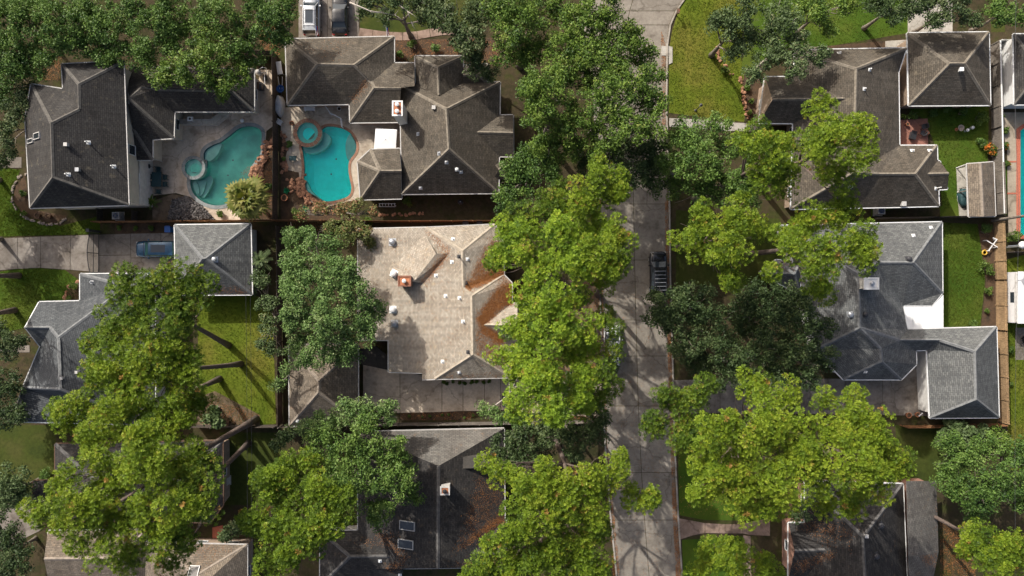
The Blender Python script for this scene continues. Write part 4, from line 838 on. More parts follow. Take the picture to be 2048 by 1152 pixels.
# --- broadleaf trees
O = lambda H, b, lab, mat='oak', **k: tree('oak', H, b, lab, mat, k.pop('base', None), GO, **k)
O(13, '25,45,52 60,20,40 -15,20,40 10,95,38', 'dark oak filling the upper left corner', 'oak')
O(13, '115,45,50 95,95,42 150,20,38 70,130,32 140,75,30', 'dark oak second from the upper left corner', 'oak')
O(13, '215,55,50 190,25,42 240,105,34 165,85,34 200,110,25', 'oak directly north of the dark hipped two-storey house', 'oak')
O(13, '310,65,50 340,25,45 290,115,34 270,25,38 345,95,25', 'oak above the valley between the two-storey house and its wing', 'oak')
O(14, '400,120,48 350,140,34 325,160,22 440,160,38 475,150,28 445,190,20 380,165,20 300,150,16 420,80,35', 'oak leaning over the ridge of the low wing by the greenish pool', 'oak_lt')
O(13, '430,35,48 490,70,45 380,55,36 495,115,34 460,100,30', 'oak behind the low wing, east of the one that leans over it', 'oak')
O(12, '545,35,42 560,78,30 520,8,36 575,15,28', 'oak west of the silver car on the driveway', 'oak')
O(12, '20,140,42 48,115,30 5,185,34', 'dark oak at the left border beside the dark hipped roof', 'oak')
O(11, '35,215,32 10,260,34 48,185,24 15,315,28', 'dark oak lowest of those on the left border of the first house', 'oak_dk')
O(11, '735,8,32 800,2,34 850,12,30 770,38,20 860,42,22', 'thin oak with bare pale branches north of the brown garage wing', 'oak_dk', bare='700,5,9 740,22,10 790,30,9;790,5,9 815,22,10 822,42,9;860,5,9 890,22,10 905,48,9', dens=1.8)
O(11, '900,35,42 870,15,32 935,80,34 960,35,38 950,135,26 915,70,26', 'dark oak beside the curved garden path', 'oak_dk')
O(10, '940,110,22 960,90,22 985,150,18', 'dark low oak against the north east corner of the brown house', 'oak_dk')
O(16, '1035,40,55 1085,15,46 1000,20,40 1060,105,46 1010,105,30 1020,75,25', 'yellow green oak at the top, west part of the big grove by the street', 'oak_lt')
O(16, '1170,60,55 1230,85,52 1200,20,44 1130,105,46 1265,75,32 1285,118,34 1140,30,30 1220,130,34 1175,110,36', 'yellow green oak at the top reaching over the street', 'oak_lt')
O(16, '1090,185,55 1078,232,36 1060,180,36 1140,245,48 1090,285,38 1120,150,35', 'yellow green oak of the grove nearest the gables of the brown house', 'oak_lt')
O(15, '1215,200,55 1280,170,38 1300,215,30 1180,160,40 1250,255,46 1200,285,42 1305,150,26 1160,300,30 1315,205,26 1310,255,30 1235,150,34', 'yellow green oak of the grove hiding the bend of the street', 'oak_lt', base=(1182, 268))
O(11, '1035,375,40 1010,405,28 1090,340,40 1060,320,34 1030,335,28 1100,300,34', 'dark green oak between the grove and the low pine', 'oak')
O(11, '1290,300,46 1315,325,26 1255,340,40 1305,360,34 1180,330,32 1240,300,35', 'dark oak shading the street at the south end of the grove', 'oak_dk', base=(1348, 348))
O(13, '1380,275,42 1430,260,34 1400,325,48 1345,320,36 1465,300,34 1350,280,26', 'oak hiding the pale concrete path to the weathered brown house', 'oak')
O(12, '1400,385,36 1460,375,42 1510,345,32 1350,375,28 1500,395,30 1430,345,28', 'oak between the street and the dark roof slope of the weathered brown house', 'oak')
O(12, '1445,50,34 1490,28,38 1480,90,32 1428,42,16 1460,110,18', 'grey green oak on the bright lawn at the top right', 'oak_gr')
O(12, '1560,45,42 1545,105,40 1600,90,30 1590,138,28 1640,112,24 1510,148,24 1520,75,26', 'grey green oak with pale limbs over the weathered brown house', 'oak_gr', bark='bark_w')
O(11, '1640,30,34 1600,8,28 1690,10,26 1660,60,18', 'light olive tree on the top lawn beside the grey green oak', 'oak_lt')
O(12, '1755,12,34 1820,8,32 1790,28,22', 'dark oak left of the pale driveway at the top', 'oak_dk')
O(12, '1900,15,42 1940,35,24 1868,42,24 1850,10,22', 'dark oak right of the pale driveway at the top', 'oak_dk')
O(11, '2000,18,36 2035,28,26', 'oak in the upper right corner of the photo', 'oak')
O(12, '1340,620,48 1320,642,34 1390,605,44 1420,650,48 1370,685,38 1308,590,20 1365,590,26', 'very dark oak hiding the rear of the black parked car', 'oak_dk', base=(1354, 625))
O(12, '1500,605,48 1560,600,42 1590,640,48 1480,650,40 1640,665,34 1605,590,28 1540,645,36', 'very dark oak between the front of the grey house and its neighbour oaks', 'oak_dk')
O(12, '1450,705,42 1520,705,48 1590,715,48 1645,715,34 1610,755,32 1395,725,34 1560,750,30', 'very dark oak beside the mouth of the dark driveway', 'oak_dk')
O(7, '1920,920,42 1970,895,36 1900,890,30 1890,940,22', 'dense dark tree south of the garage of the grey house', 'oak', base=(1890,908))
O(7, '2010,960,45 1955,980,46 2035,905,34 1900,970,34 1950,1020,26 2040,1000,30', 'dense dark tree at the right border above the corner pine', 'oak', base=(1970,950))
O(11, '600,480,36 645,500,38 590,530,34 660,560,44 610,590,44 708,585,44 745,620,30 660,640,48 718,658,38 600,640,38 650,688,32 700,690,26 592,690,26 690,535,28 580,570,26 630,715,28 670,715,24 605,725,20 700,710,22 585,620,26 740,660,24', 'large fresh green oak over the back of the tan house', 'oak_lot', base=(640,668), dens=2.6)
O(5, '690,465,28 725,462,24 655,455,20 740,485,16', 'myrtle with reddish seed heads at the north west corner of the tan house', 'myrtle', name='myrtle_tree')
O(4.5, '680,420,18 712,415,20 642,418,16 605,428,14 745,425,14', 'thin flowering myrtle on the south bank of the turquoise pool', 'myrtle', name='myrtle_tree')
O(10, '655,845,36 612,855,24 715,830,36 770,825,28 690,810,22 635,865,25 785,835,14', 'light green tree overhanging the fence south of the pyramid garage', 'oak_lot', base=(745, 842))
O(12, '640,890,42 720,900,50 780,900,38 700,960,50 780,965,50 822,985,28 750,1025,36 660,950,34 730,850,30 800,930,30', 'broad green oak west of the white chimney on the charcoal roof', 'oak', base=(692, 890))
O(6, '525,560,22 542,600,22 535,650,22 545,700,20 530,610,18 528,690,16', 'tall hedge tree along the west fence of the tan house', 'oak_gr', name='hedge_tree')
O(9, '1010,900,38 1000,935,22 1040,880,32 1050,925,34 1085,890,26', 'dark green tree south of the lot between pines and charcoal house', 'oak_dk')
O(8, '1000,828,24 970,822,16 1038,845,26', 'light green tree with bare pale branches at the end of the tan driveway', 'oak_lot', base=(1012, 834), bare='978,820,7 1005,800,8 1025,775,8 1035,755,8;1010,800,8 1020,785,7 1018,765,7')
O(5, '1015,665,18 1030,655,14', 'small round tree in front of the gable of the tan house', 'oak_lot')
O(9, '1120,815,36 1190,805,32 1160,765,32 1215,730,24 1090,840,28 1200,840,22', 'dark oak under the bright pines at the corner of the lot', 'oak_dk')
O(9, '1070,620,24 1100,600,30 1140,590,30 1100,560,26', 'dark undergrowth oak in front of the tan house', 'oak_dk')
O(9, '1120,870,34 1180,870,34 1150,900,26 1085,880,22', 'dark oak south of the lot by the kerb', 'oak_dk')
O(9, '20,690,32 0,665,26 42,680,20', 'dark oak on the left border next to the slate grey house', 'oak_dk')
O(9, '15,770,36 0,830,34 30,825,26', 'dark oak on the left border beside the shaded slate roof slope', 'oak_dk')
O(9, '25,960,38 5,1000,34 48,990,28', 'dark grey oak on the left border west of the dark hipped house', 'oak_gr')
O(9, '15,1070,42 38,1120,36 0,1140,34', 'dark oak in the lower left corner', 'oak_dk')
O(3.5, '455,1070,20 472,1058,16', 'grey green oleander beside the light brown house', 'oak_gr', name='oleander', cat='shrub')
O(5, '560,885,22 575,868,18', 'dark shrub tree at the south west corner of the lot', 'oak_dk')
O(4, '1920,868,28 1890,875,18 1955,870,22 1900,850,14', 'spiky grey green oleander south of the grey garage', 'oak_gr', name='oleander', cat='shrub', size=.34)
O(3.5, '2005,880,20 1990,860,12', 'light green shrub tree at the corner of the right fence', 'oak_lt', cat='shrub', name='shrub_tree')
O(4, '420,830,20 400,800,14 435,845,12', 'broad leaved shrub tree below the pine trunks', 'oak_gr', name='shrub_tree', cat='shrub', size=.36)
O(6, '555,770,16 575,740,14', 'small tree between the hedge and the pyramid garage', 'oak_lot')
O(10, '1490,760,30 1455,745,26 1560,690,30 1430,770,20', 'dark low oak north of the dark driveway', 'oak_dk')
O(8, '1640,1000,30 1600,1020,26 1700,1000,26', 'dark understorey tree north of the black shingled house', 'oak_dk')
O(12, '-60,330,50 -110,300,45 -80,400,45', 'unseen oak added beyond the left border to shade the curved bed lawn', 'oak_dk')  # out of view, added to throw shade over the lawn
O(12, '-70,470,46 -120,440,45 -50,520,36', 'unseen oak added beyond the left border to shade the long driveway', 'oak_dk')  # second unseen tree, added for its shadow on the driveway
# --- bushes and beds
GB = 'garden shrubs'
BUSH = [(1972,540,19,'largest round shrub along the right fence of the grey house'),(1979,585,15,'round shrub below the largest one along the right fence'),(1975,622,8,'small shrub lowest in the bed by the right fence'),(1950,647,13,'light green shrub at the corner of the grey garage and lawn'),(1968,462,17,'dark shrub at the top of the bed by the right fence'),(2026,470,20,'pale shrub right of the fence under the street lamp'),(2020,700,13,'bright shrub outside the right fence'),(2022,765,8,'smaller shrub outside the right fence'),
 (1830,226,15,'dark shrub at the corner of the red patio'),(1862,222,13,'dark shrub in the row south of the square garage, second from the red patio'),(1892,222,13,'dark shrub in the row south of the square garage, third from the red patio'),(1922,226,14,'dark shrub in the row south of the square garage, last before the olive one'),(1958,235,20,'olive shrub at the end of the row south of the square garage'),(1962,285,15,'dark shrub along the fence below the olive one'),(2002,230,13,'pale shrub on the far side of the white topped fence'),(2008,262,12,'straw coloured shrub by the buff pool deck'),
 (272,457,8,'middle clipped bush along the orange fence by the driveway'),(241,457,9,'clipped bush nearest the gate along the orange fence'),(300,457,9,'clipped bush nearest the garage along the orange fence'),(145,575,13,'shrub in the stone edged bed of the slate house'),(140,595,8,'small bright shrub in the stone edged bed'),(45,385,12,'shrub in the curved bed left of the dark hipped house'),(62,398,10,'shrub against the wall in the curved bed'),(50,425,9,'shrub at the bottom of the curved bed'),
 (443,425,13,'bright clump at the foot of the palm'),(541,368,13,'bright clump between the palm and the dark fence'),(575,290,10,'shrub between dark fence and spa'),(568,315,9,'dark shrub in the rocks left of the turquoise pool'),(588,425,15,'yellow green shrub on the south bank of the turquoise pool'),(825,92,16,'bush between curved path and the north gable'),(870,95,14,'dark bush below the curved path'),(915,100,14,'bush at the east end of the curved path'),
 (818,408,14,'shrub against the south wall of the brown house'),(735,440,14,'reddish shrub along the back fence of the tan house'),(1495,175,10,'clipped bush in the bed before the tan gable'),(1500,200,9,'clipped bush second in the bed before the tan gable'),(1502,225,8,'clipped bush lowest in the bed before the tan gable'),(1515,140,12,'leafy plant at the top of the bed before the tan gable'),(430,560,12,'shrub against the south west corner of the pyramid garage'),(800,110,14,'dark shrub in the bed by the brown garage wing'),(1450,135,14,'shrub in the rock edged bed on the bright lawn'),(1810,1010,12,'shrub between the black roof and its wing'),(1820,150,8,'shrub in the gap between garage and house'),(85,945,18,'shrub at the corner of the dark hipped house'),(1808,236,9,'small shrub touching the red patio')]
for X, Y, r, lab in BUSH: bush(X, Y, r, lab, 'bush' if 'dark' not in lab else 'oak', group=GB)
for X, Y, r, lab in ((1985,305,19,'shrub with orange flowers on the near side of the white topped fence'),(2010,290,14,'shrub with orange flowers beyond the white topped fence'),(2012,326,10,'smaller flowering shrub beyond the white topped fence')): bush(X, Y, r, lab, 'flower', group='flowering shrubs', size=.2)
ORD = 'first second third fourth fifth sixth seventh eighth ninth'.split()
for k in range(9): bush(885+k*11.5, 765+random.uniform(-1,1), 6, 'low clipped bush in the south wall hedge of the tan house, %s from the left' % ORD[k], 'bush', group='hedge bushes along the tan house', leaves=50)
for k in range(7): bush(820+k*21+random.uniform(-5,5), 831+random.uniform(-3,3), 3.5+random.random()*2, 'small weed clump between driveway and grey fence, %s from the left' % ORD[k], 'bush', group='weed clumps by the driveway', leaves=35, size=.12)
# --- palms
def palm(X, Y, H, rpx, label, nfr, mat='palm', fan=True, name='palm_tree'):
    b = P(X, Y, H); root = empty(name, (b.x, b.y, 0), label=label, cat='palm')
    mb = MB(); mb.tube([(b.x,b.y,-.1),(b.x+.05,b.y,H*.5),(b.x,b.y,H)], [.22,.18,.2], 10); mb.build('trunk', M['bark_o'], root, smooth=True)
    R = rpx*(CAMH-H)/CAMH/K
    for k in range(nfr):
        a = 2*math.pi*k*.381966; u_ = ((k+.5)/nfr)**.75; el = math.radians(80-110*u_); L = R*random.uniform(.5,.8)*(.08+.92*u_)
        d = Vector((math.cos(a)*math.cos(el), math.sin(a)*math.cos(el), math.sin(el))); s = Vector((-math.sin(a), math.cos(a), 0)); V = []; F = []; TT = []
        def tri(p, q, r_, t): V.extend([tuple(p),tuple(q),tuple(r_)]); F.append((len(V)-3,len(V)-2,len(V)-1)); TT.append(t)
        o = b+Vector((0,0,.05)); tip = o+d*L; tb = random.uniform(.2,.9)
        tri(o-s*.03, o+s*.03, tip, tb)
        n = 11
        if fan:
            for j in range(n):
                th = math.radians(-105+210*j/(n-1)); dj = (d*math.cos(th)+s*math.sin(th)); ln = R*.46*random.uniform(.75,1.15); m_ = tip+dj*ln*.55+Vector((0,0,-.02)); e = tip+dj*ln+Vector((0,0,-.3*ln)); w_ = d.cross(s)*0+(-d*math.sin(th)+s*math.cos(th))*.085*R*.6
                t = min(1, max(0, tb+random.uniform(-.2,.2))); tri(tip, m_-w_, m_+w_, t); tri(m_-w_, e, m_+w_, t)
        else:
            for j in range(20):
                u = (j//2+1)/11; sg = 1 if j % 2 else -1; q = o+d*L*1.5*u+Vector((0,0,-u*u*L*.35)); e = q+(s*sg*.85+d*.6)*L*.5*(1-.5*u); t = min(1, max(0, tb+random.uniform(-.2,.2))); tri(q-d*.04, q+d*.04, e, t)
        link('frond', arrmesh('frond', np.array(V), np.array(F), np.array(TT), M[mat]), root)
    return root
palm(490, 396, 4.2, 52, 'yellow green fan palm at the south end of the greenish pool', 30)
palm(301, 403, .8, 18, 'small dark sago palm at the corner of the cream wall', 22, 'bush', False, 'sago_palm')
palm(520, 520, 3, 30, 'feathery palm between the pyramid garage and the west fence', 26, 'oak_gr', False)
palm(508, 575, 2, 20, 'low feathery palm beneath the west fence hedge', 18, 'oak_gr', False)
# ------------------------------------------------------------------ fences
def fence(pts, label, mat, h=1.8, cap=None, panel=2.4, name='fence'):
    W = [P(*p) for p in xy(pts)] if isinstance(pts, str) else pts
    c = W[0]; root = empty(name, (c.x, c.y, 0), label=label, cat='fence')
    for a, b in zip(W, W[1:]):
        L = (b-a).length; n = max(1, round(L/panel)); d = (b-a)/L; s = Vector((-d.y, d.x, 0))
        for k in range(n+1):
            p = a+d*(L*k/n); q = MB(); q.box(p.x-.05, p.y-.05, -.1, p.x+.05, p.y+.05, h+.05); q.build('fence_post', M[mat], root)
        for k in range(n):
            mb = MB(); l0 = L*k/n+.06; l1 = L*(k+1)/n-.06; m = max(2, int((l1-l0)/.15)); Mx = Matrix(((d.x, s.x, 0, a.x),(d.y, s.y, 0, a.y),(0,0,1,0),(0,0,0,1)))
            for j in range(m):
                x0 = l0+(l1-l0)*j/m; hh = h+random.uniform(-.03,.02); mb.box(x0+.004, .03, .05, x0+(l1-l0)/m-.004, .05, hh, M=Mx)
            for z in (.35, h-.35): mb.box(l0-.05, -.02, z, l1+.05, .029, z+.09, M=Mx)
            mb.build('fence_panel', M[mat], root)
            if cap: q = MB(); q.box(l0-.06, -.06, h+.03, l1+.06, .09, h+.08, M=Mx); q.build('cap_rail', M[cap], root)
    return root
fence('554,112 555,200 556,300 555,440', 'dark weathered fence between the two pools', 'fence_d', 1.9)
fence('516,112 554,112', 'short dark fence north of the pool pump', 'fence_d')
fence('202,446 380,445 554,443', 'orange cedar fence behind the greenish pool and driveway', 'fence_o', 1.9)
fence('558,443 740,445 1030,444', 'shaded orange fence along the north side of the tan house', 'fence_o', 1.8)
fence('206,420 206,442', 'short brown fence closing the air conditioner pen, gate side', 'fence_d', 1.3)
fence('276,442 276,424', 'short brown fence closing the air conditioner pen, pool side', 'fence_d', 1.3)
fence('562,455 563,600 565,846', 'dark fence between the sunny back lawn and the pyramid garage', 'fence_d', 1.8)
fence('566,850 800,846 1000,844 1190,841', 'grey fence along the south side of the tan driveway', 'fence_g', 1.8)
fence('1986,446 1990,560 1991,660 1995,842', 'tan cedar fence right of the grey house lawn', 'fence_t', 1.9)
fence('1994,846 1900,849 1800,850', 'orange brown fence south of the grey garage', 'fence_o', 1.7)
fence('1740,439 1860,437 1988,433', 'dark fence between the weathered brown house and the grey house', 'fence_d', 1.8)
fence('1978,92 1982,260 1986,430', 'grey fence with a white top rail beside the buff pool deck', 'fence_g', 1.8, 'white')
fence('1984,90 2018,90', 'short white fence beside the white walled house', 'white', 1.7)
fence('2008,505 2110,507', 'dark fence near the street lamp at the right border', 'fence_d', 1.6)
fence('395,850 470,851 556,850', 'dark fence at the south end of the sunny back lawn', 'fence_d', 1.7)
fence('2018,914 2110,917', 'dark fence below the right border lawn', 'fence_d', 1.6)
# iron driveway gate
def gate():
    a, b = P(198,468), P(198,546); root = empty('driveway_gate', (a.x, a.y, 0), label='black iron arched driveway gate across the long driveway', cat='gate'); d = (b-a); L = d.length; d.normalize()
    for sgn, t0, t1 in ((1, .0, .495), (-1, .505, 1.)):
        fr = MB(); bars = MB(); n = 22
        top = lambda t: 1.75+.5*math.sin(math.pi*min(1, max(0, t)))
        for z in (.12, 1.1): fr.bar(a+d*L*t0+Vector((0,0,z)), a+d*L*t1+Vector((0,0,z)), .05, .05)
        for t in (t0, t1): fr.bar(a+d*L*t+Vector((0,0,.05)), a+d*L*t+Vector((0,0,top(t))), .06, .06, up=Vector((1,0,0)))
        for k in range(n):
            u0 = t0+(t1-t0)*k/n; u1 = t0+(t1-t0)*(k+1)/n; fr.bar(a+d*L*u0+Vector((0,0,top(u0))), a+d*L*u1+Vector((0,0,top(u1))), .05, .05)
            p = a+d*L*u0; bars.box(p.x-.02, p.y-.02, .1, p.x+.02, p.y+.02, top(u0)+.08)
        leaf = fr.build('gate_leaf', M['char'], root); bars.build('bars', M['char'], leaf)
    for p in (a-d*.25, b+d*.25): q = MB(); q.box(p.x-.14,p.y-.14,0,p.x+.14,p.y+.14,2.1); q.box(p.x-.19,p.y-.19,2.1,p.x+.19,p.y+.19,2.2); q.build('gate_post', M['char'], root)
gate()
# ------------------------------------------------------------------ vehicles
def car(X, Y, yaw, label, cat, paint, L=4.8, W=1.9, kind='suv', glass='glass', rack=False, sunroof=False, name='parked_car', roofmat=None):
    base = P(X, Y); root = empty(name, (base.x, base.y, .05), math.radians(yaw), label, cat)
    hl = L/2; hw = W/2; belt = {'suv': 1.08, 'sedan': .95, 'pickup': 1.15}[kind]; rz = {'suv': 1.75, 'sedan': 1.45, 'pickup': 1.88}[kind]
    hood = hl-{'suv': 1.15, 'sedan': 1.25, 'pickup': 1.3}[kind]           # where the windscreen meets the bonnet
    xr0, xr1 = {'suv': (-hl+.32, hood-.75), 'sedan': (-hl+1.35, hood-.85), 'pickup': (-.9, hood-.7)}[kind]; xb0 = {'suv': -hl+.1, 'sedan': -hl+.6, 'pickup': -1.15}[kind]
    st = [(-hl,.80,.55),(-hl+.06,.9,.85),(-hl+.25,.97,.97),(-hl+.8,1,1),(0,1,1),(hood,1,1),(hood+.45,.985,.97),(hl-.35,.95,.90),(hl-.1,.86,.80),(hl,.72,.62)]
    mb = MB(); rings = []
    for x, wf, zf in st:
        w_ = hw*wf; z = .3+(belt-.3)*zf
        rings.append([(x,-w_*.92,.26),(x,-w_,.5),(x,-w_*.985,z*.82),(x,-w_*.9,z*.97),(x,-w_*.5,z+.02),(x,0,z+.035),(x,w_*.5,z+.02),(x,w_*.9,z*.97),(x,w_*.985,z*.82),(x,w_,.5),(x,w_*.92,.26)])
    n = len(rings[0])
    for r in rings: mb.v += r
    for k in range(len(rings)-1):
        for j in range(n-1): mb.f.append([k*n+j, (k+1)*n+j, (k+1)*n+j+1, k*n+j+1]); mb.m.append(0)
        mb.f.append([k*n+n-1, (k+1)*n+n-1, (k+1)*n, k*n]); mb.m.append(0)
    mb.f.append(list(range(n))); mb.m.append(0); mb.f.append([(len(rings)-1)*n+j for j in range(n)][::-1]); mb.m.append(0)
    body = mb.build('body', M[paint], root, smooth=True, world=False)
    wb, wr = hw*.90, hw*.72; zb = belt-.02
    B = [Vector(v) for v in ((xb0,-wb,zb),(hood,-wb*.97,zb),(hood,wb*.97,zb),(xb0,wb,zb))]; R_ = [Vector(v) for v in ((xr0,-wr,rz-.05),(xr1,-wr*.95,rz-.05),(xr1,wr*.95,rz-.05),(xr0,wr,rz-.05))]
    def quadpane(a, b, c, d, nm):
        q = [Vector(v) for v in (a,b,c,d)]; cc = sum(q, Vector())/4; m = MB(); m.poly([cc+(v-cc)*.97 for v in q]); m.build(nm, M[glass], root, world=False)
    quadpane(B[1],B[2],R_[2],R_[1],'windscreen'); quadpane(B[3],B[0],R_[0],R_[3],'rear_window'); quadpane(B[0],B[1],R_[1],R_[0],'side_window'); quadpane(B[2],B[3],R_[3],R_[2],'side_window')
    pl = MB()
    for b, r in zip(B, R_): pl.bar(b+Vector((0,0,.02)), r+Vector((0,0,.03)), .09, .06)
    mid = (xb0+hood)/2-.1
    for s in (-1,1): pl.bar(Vector((mid,s*wb*.995,zb+.02)), Vector((mid-.05,s*wr*.99,rz-.02)), .08, .05)
    pl.build('pillars', M[paint], root, world=False)
    rf = MB(); nx, ny = 6, 6; i0 = 0
    for i in range(nx+1):
        for j in range(ny+1):
            u = i/nx; v = j/ny*2-1; x = xr0-.06+(xr1-xr0+.12)*u; ww = (wr+.05)*(1-.05*u); rf.v.append((x, v*ww, rz-.05+.07*(1-v*v*v*v)*(1-(2*u-1)**6*.8)))
    for i in range(nx):
        for j in range(ny): a = i*(ny+1)+j; rf.f.append([a, a+ny+1, a+ny+2, a+1]); rf.m.append(0)
    roof = rf.build('roof', M[roofmat or paint], root, smooth=True, world=False)
    if kind == 'pickup':
        bd = MB(); bd.box(-hl+.12,-hw*.78,belt+.045,-1.3,hw*.78,belt+.06); bd.build('bed_cover', M['dark'], root, world=False)
    if sunroof: m = MB(); m.box(xr0+.75,-wr*.62,rz-.02,xr1-.3,wr*.62,rz+.028); m.build('sunroof', M['glass'], root, world=False)
    if rack:
        for s in (-1,1):
            m = MB(); m.bar((xr0+.15,s*wr*.9,rz+.09),(xr1-.1,s*wr*.88,rz+.09),.05,.05); m.build('roof_rail', M['char'], root, world=False)
        for k in range(rack):
            m = MB(); x = xr0+.5+(xr1-xr0-.9)*k/max(1,rack-1); m.bar((x,-wr*.9,rz+.12),(x,wr*.9,rz+.12),.06,.035); m.build('cross_bar', M['metal'], root, world=False)
    for sx in (-hl+.85, hl-.9):
        for s in (-1,1):
            t = MB(); t.tube([(sx, s*(hw-.24), .33),(sx, s*(hw+.01), .33)], .345, 18); ty = t.build('wheel', M['dark'], root, world=False)
            t = MB(); t.tube([(sx, s*(hw-.05), .33),(sx, s*(hw+.02), .33)], .2, 12); t.build('rim', M['metal'], ty, world=False)
    for s in (-1,1):
        m = MB(); m.box(hl-.22, s*hw*.66-.2, belt*.62, hl-.04, s*hw*.66+.2, belt*.8); m.build('headlight', M['lamp'], root, world=False)
        m = MB(); m.box(-hl+.0, s*hw*.75-.12, belt*.6, -hl+.14, s*hw*.75+.12, belt*.88); m.build('tail_light', M['tail'], root, world=False)
        m = MB(); m.box(hood-.55, s*(hw+.09)-.1, belt-.05, hood-.4, s*(hw+.09)+.1, belt+.12); m.build('wing_mirror', M[paint], root, world=False)
    m = MB(); m.box(hl-.06,-hw*.35,.45,hl+.012,hw*.35,.68); m.build('grille', M['dark'], root, world=False)
    m = MB(); m.bar((hood+.1,-hw*.8,belt+.028),(hood+.1,hw*.8,belt+.028),.06,.02); m.build('wiper', M['dark'], root, world=False)
    return root
car(627, 34, 90, 'silver sport utility car with roof rails on the brown house driveway', 'car', 'p_silver', 4.9, 1.98, 'suv', rack=2, sunroof=True)
car(683, 34, 90, 'black saloon car with pale boot lid beside the silver car', 'car', 'p_black', 4.8, 1.9, 'sedan')
car(322, 499, 180, 'dark blue car with green tinted windscreen partly under the grey garage eave', 'car', 'p_blue', 4.9, 1.92, 'suv', 'glass_g', sunroof=True)
car(1314, 549, 91, 'black parked car with ribbed roof, its rear under a dark oak', 'car', 'p_black', 5.3, 2.0, 'suv', rack=6)
car(1222, 690, 88, 'white car parked by the kerb, almost hidden under the pines', 'car', 'p_white', 4.8, 1.9, 'suv')
# ------------------------------------------------------------------ garden and pool things
def thing(name, X, Y, label, cat, group=None, z=0.05, rz=0):
    b = P(X, Y); return empty(name, (b.x, b.y, z), math.radians(rz), label, cat, group)
def part(root, name, mat, fn, smooth=False):
    mb = MB(); fn(mb); return mb.build(name, M[mat], root, smooth=smooth, world=False)
def copy_tree(o, parent=None):
    c = o.copy(); COL.objects.link(c)
    if parent is not None: c.parent = parent
    for ch in [x for x in bpy.data.objects if x.parent == o]: copy_tree(ch, c)
    return c
def clone(src, X, Y, rz, label, group=None):
    c = copy_tree(src); b = P(X, Y); c.location = (b.x, b.y, src.location.z); c.rotation_euler = (0,0,math.radians(rz)); c['label'] = label
    if group: c['group'] = group
    return c
def ac(X, Y, label):
    t = thing('air_conditioner', X, Y, label, 'air conditioner', z=0)
    part(t,'cabinet','trim',lambda m: m.box(-.42,-.42,.05,.42,.42,.9)); part(t,'base_slab','conc_w',lambda m: m.box(-.55,-.55,0,.55,.55,.05))
    part(t,'fan_guard','metal',lambda m: [m.lathe((0,0,.9),[(.37,0),(.37,.04),(.33,.04),(.33,0)],20)]+[m.bar((.35*math.cos(a),.35*math.sin(a),.95),(-.35*math.cos(a),-.35*math.sin(a),.95),.02,.02) for a in (0,.785,1.57,2.356)])
    part(t,'fan','blue',lambda m: [m.lathe((0,0,.9),[(.09,0),(.09,.04)],10)]+[m.poly([(.08*math.cos(a),.08*math.sin(a),.93),(.3*math.cos(a-.3),.3*math.sin(a-.3),.92),(.3*math.cos(a+.3),.3*math.sin(a+.3),.94)]) for a in (0,1.57,3.14,4.71)])
ac(240, 433, 'air conditioner with round fan inside the small wooden pen'); ac(1755, 423, 'air conditioner south of the weathered brown house'); ac(453, 960, 'air conditioner by the east wall of the dark hipped house')
def chair(X, Y, rz, label, mat, group=None):
    t = thing('patio_chair', X, Y, label, 'chair', group, rz=rz)
    part(t,'seat',mat,lambda m: m.box(-.26,-.26,.40,.26,.26,.44)); part(t,'backrest',mat,lambda m: m.box(-.27,-.30,.44,.27,-.25,.92))
    for x in (-.23,.23):
        for y in (-.25,.22): part(t,'leg',mat,lambda m: m.box(x-.02,y-.02,0,x+.02,y+.02,.4))
        part(t,'armrest',mat,lambda m: m.box(x*1.12-.025,-.26,.62,x*1.12+.025,.24,.65))
    return t
M['teal'] = plain('dark teal mesh', (.025,.06,.065), .6); M['pvc'] = plain('white plastic', (.72,.72,.72), .4, var=.05)
t = thing('patio_table', 320, 361, 'dark green glass patio table on the deck by the cream wall', 'table')
part(t,'tabletop','teal',lambda m: m.box(-.55,-.85,.70,.55,.85,.73))
for x in (-.45,.45):
    for y in (-.7,.7): part(t,'leg','char',lambda m: m.box(x-.03,y-.03,0,x+.03,y+.03,.7))
c0 = chair(307,355,-90,'dark mesh chair on the wall side of the green patio table, upper','teal','chairs round the green patio table')
clone(c0,307,369,-90,'dark mesh chair on the wall side of the green patio table, lower'); clone(c0,334,356,90,'dark mesh chair on the pool side of the green patio table, upper'); clone(c0,334,370,90,'dark mesh chair on the pool side of the green patio table, lower'); clone(c0,321,341,180,'dark mesh chair at the north end of the green patio table'); clone(c0,321,384,0,'dark mesh chair at the south end of the green patio table')
def kettle(X, Y, label):
    t = thing('kettle_grill', X, Y, label, 'grill')
    part(t,'bowl','dark',lambda m: m.lathe((0,0,.55),[(.05,-.02),(.25,.05),(.33,.22),(.33,.3),(.28,.4),(.1,.47)],16),True); part(t,'lid_handle','metal',lambda m: m.lathe((0,0,1.02),[(.04,0),(.04,.06)],8))
    for a in (0,2.1,4.2): part(t,'leg','char',lambda m: m.tube([(.2*math.cos(a),.2*math.sin(a),.6),(.3*math.cos(a),.3*math.sin(a),0)],.02,6))
kettle(303,335,'black kettle grill near the cream wall'); kettle(922,406,'dark kettle grill south of the brown house')
mb = MB(); q = [P(*p) for p in ((338,252),(420,252),(436,252),(466,228),(455,223),(430,243),(420,243),(338,243))]; mb.prism(q, .03, .95)
bar = mb.build('patio_counter', M['trim']); tag(bar, 'tan stone counter bending along the patio of the dark wing', 'counter')
mb = MB(); mb.prism([P(*p) for p in ((336,253),(421,253),(437,253),(468,228),(454,222),(429,242),(419,242),(336,242))], .95, 1.0); mb.build('countertop', M['conc_w'], bar)
t = thing('gas_grill', 390, 243, 'white gas grill set on the tan counter', 'grill', z=1.0)
